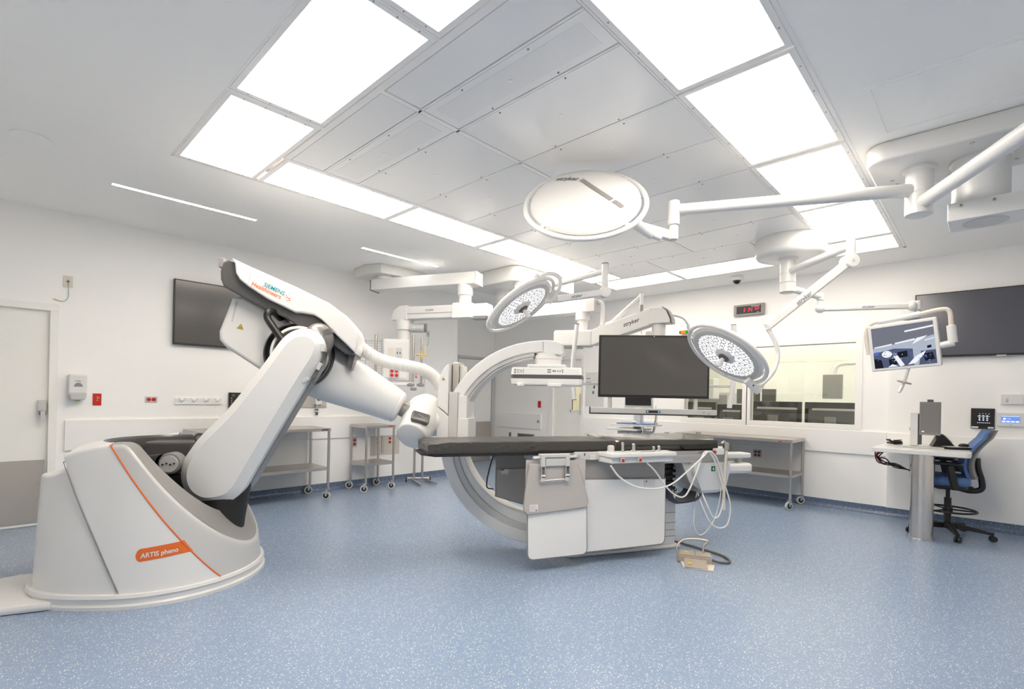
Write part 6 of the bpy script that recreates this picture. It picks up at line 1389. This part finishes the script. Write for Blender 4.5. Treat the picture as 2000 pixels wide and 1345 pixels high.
mb = MB(PH); mb.box(-.06, -.02, -.07, -.03, .03, .16, 'black', .012); mb.build('handset', t)
t = root('keyboard', 'dark keyboard with pale keys near the right edge of the desk', 'keyboard', (6.82, .26, .876), 0)
KF = frame((6.80, .27, .876), P(.87, -.35))
KF = plan_frame(4.52, 5.115, -8, .876)
mb = MB(KF); mb.box(-.10, .13, -.07, .07, .0, .022, 'black', .006, 2); mb.build('base', t)
mb = MB(KF)
for a_ in range(9):
    for b_ in range(4): mb.box(-.09+.0235*a_, -.072+.0235*a_, -.055+.028*b_, -.034+.028*b_, .02, .027, 'lgrey', .002)
mb.build('keys', t)
mb = MB(KF); mb.ball((.09, .02, .038), .038, 'black', 16, (1.2, 1, .55)); mb.thing('mouse', 'black mouse lying on the back of the keyboard', 'mouse')
mb = MB(); rnd = random.Random(11)
for k in range(5):
    pts = []
    for q in range(9): pts.append((6.92+rnd.uniform(-.07, .09), .765+rnd.uniform(-.08, .06), .884+rnd.uniform(0, .05)))
    mb.tube(pts, .004, 'black', 6, 5)
mb.tube([(6.9, .76, .885), (6.88, .72, .89), (6.87, .69, .885), (6.87, .68, .90)], .004, 'black', 6, 4)
mb.thing('cable_heap', 'heap of thin black cables on the left of the desk top', 'cables')
# ---------------------------------------------------------------- drafting chair (faces +Y)
t = root('office_chair', 'tall blue and black swivel chair with foot ring pushed up to the desk', 'chair', (6.80, .30, 0), rad(8))
CM = Matrix.Translation((6.80, .30, 0)) @ Matrix.Rotation(rad(8), 4, 'Z')
mb = MB(CM)
mb.cyl((0, 0, .085), (0, 0, .12), .05, 'black', .042, 20)
for k in range(5):
    a_ = rad(188+72*k); u = Vector((math.cos(a_), math.sin(a_), 0)); v = Vector((-u.y, u.x, 0)); rs = []
    for r_, z, w_, h_ in ((.03, .125, .045, .05), (.15, .118, .04, .042), (.27, .10, .034, .032), (.345, .085, .028, .024)):
        rs.append([u*r_+v*w_/2*sx+Vector((0, 0, z+h_/2*sz_-h_*.5)) for sx, sz_ in ((1, -1), (1, .6), (.5, 1), (-.5, 1), (-1, .6), (-1, -1))])
    mb.rings(rs, 'black')
mb.build('base', t)
for k in range(5):
    a_ = rad(188+72*k); u = Vector((math.cos(a_), math.sin(a_), 0)); w_ = Vector((math.cos(a_+1.0+k), math.sin(a_+1.0+k), 0)); c = u*.34+Vector((0, 0, .03))
    mb = MB(CM)
    for s_ in (-1, 1): mb.cyl(c+w_*s_*.005, c+w_*s_*.026, .0295, 'black', n=20, bev=.006)
    mb.cyl(c+Vector((0, 0, .0)), c+Vector((0, 0, .06)), .008, 'black', n=8); mb.build('caster', t)
mb = MB(CM); mb.cyl((0, 0, .10), (0, 0, .38), .030, 'black', n=20); mb.cyl((0, 0, .38), (0, 0, .50), .018, 'black', n=16); mb.cyl((0, 0, .24), (0, 0, .28), .042, 'black', n=20); mb.build('gas_column', t)
mb = MB(CM); mb.tube([(.225*math.cos(a*.157), .225*math.sin(a*.157), .262) for a in range(40)], .0095, 'black', 8, closed=True)
for a_ in (.5, 2.6, 4.7): mb.cyl((.03*math.cos(a_), .03*math.sin(a_), .262), (.22*math.cos(a_), .22*math.sin(a_), .262), .008, 'black', n=8)
mb.build('foot_ring', t)
mb = MB(CM); mb.vbox(-.24, .24, -.16, .29, .52, .615, 'blue', .10, .038, 6); mb.build('seat', t, 60)
mb = MB(CM); mb.vbox(-.22, .22, -.14, .26, .495, .53, 'black', .10, .01, 5); mb.box(-.06, .06, -.2, .1, .465, .51, 'black', .015); mb.build('seat_pan', t)
mb = MB(CM); rs, rb = [], []
for k in range(13):
    s_ = k/12; z = .60+.48*s_; y = -.175+.055*math.sin(math.pi*min(1, s_*1.2))-.135*s_**1.7; w_ = .165+.05*math.sin(math.pi*min(1, s_*.9+.12)); w_ *= (1-.25*max(0, (s_-.85)/.15)**2)
    rs.append([Vector((w_*u, y+.05*u*u+.0, z)) for u in [i/6-1 for i in range(13)]]+[Vector((w_*u*.98, y+.05*u*u-.032, z)) for u in [1-i/6 for i in range(13)]])
    rb.append([Vector((w_*u*1.03, y+.05*u*u-.033, z+.004)) for u in [i/6-1 for i in range(13)]]+[Vector((w_*u*.97, y+.05*u*u-.056, z+.004)) for u in [1-i/6 for i in range(13)]])
mb.rings(rs, 'blue'); mb.build('backrest', t, 60)
mb = MB(CM); mb.rings(rb, 'dgrey'); mb.build('back_shell', t, 60)
mb = MB(CM); mb.tube([(0, -.06, .488), (0, -.17, .468), (0, -.25, .495), (0, -.252, .58), (0, -.222, .70), (0, -.215, .80)], .027, 'black', 10, 5); mb.build('back_support', t, 60)
for s_ in (-1, 1):
    mb = MB(CM); mb.beam((s_*.26, -.03, .50), (s_*.285, .02, .735), .035, .06, 'black', .01); mb.box(min(0, s_)*.26+.0 if s_ < 0 else 0, .26 if s_ > 0 else 0, -.05, .0, .49, .515, 'black', .006); mb.build('arm_post', t)
    mb = MB(CM); mb.vbox(s_*.285-.045, s_*.285+.045, -.08, .18, .735, .765, 'black', .04, .01, 5); mb.build('armrest', t, 60)
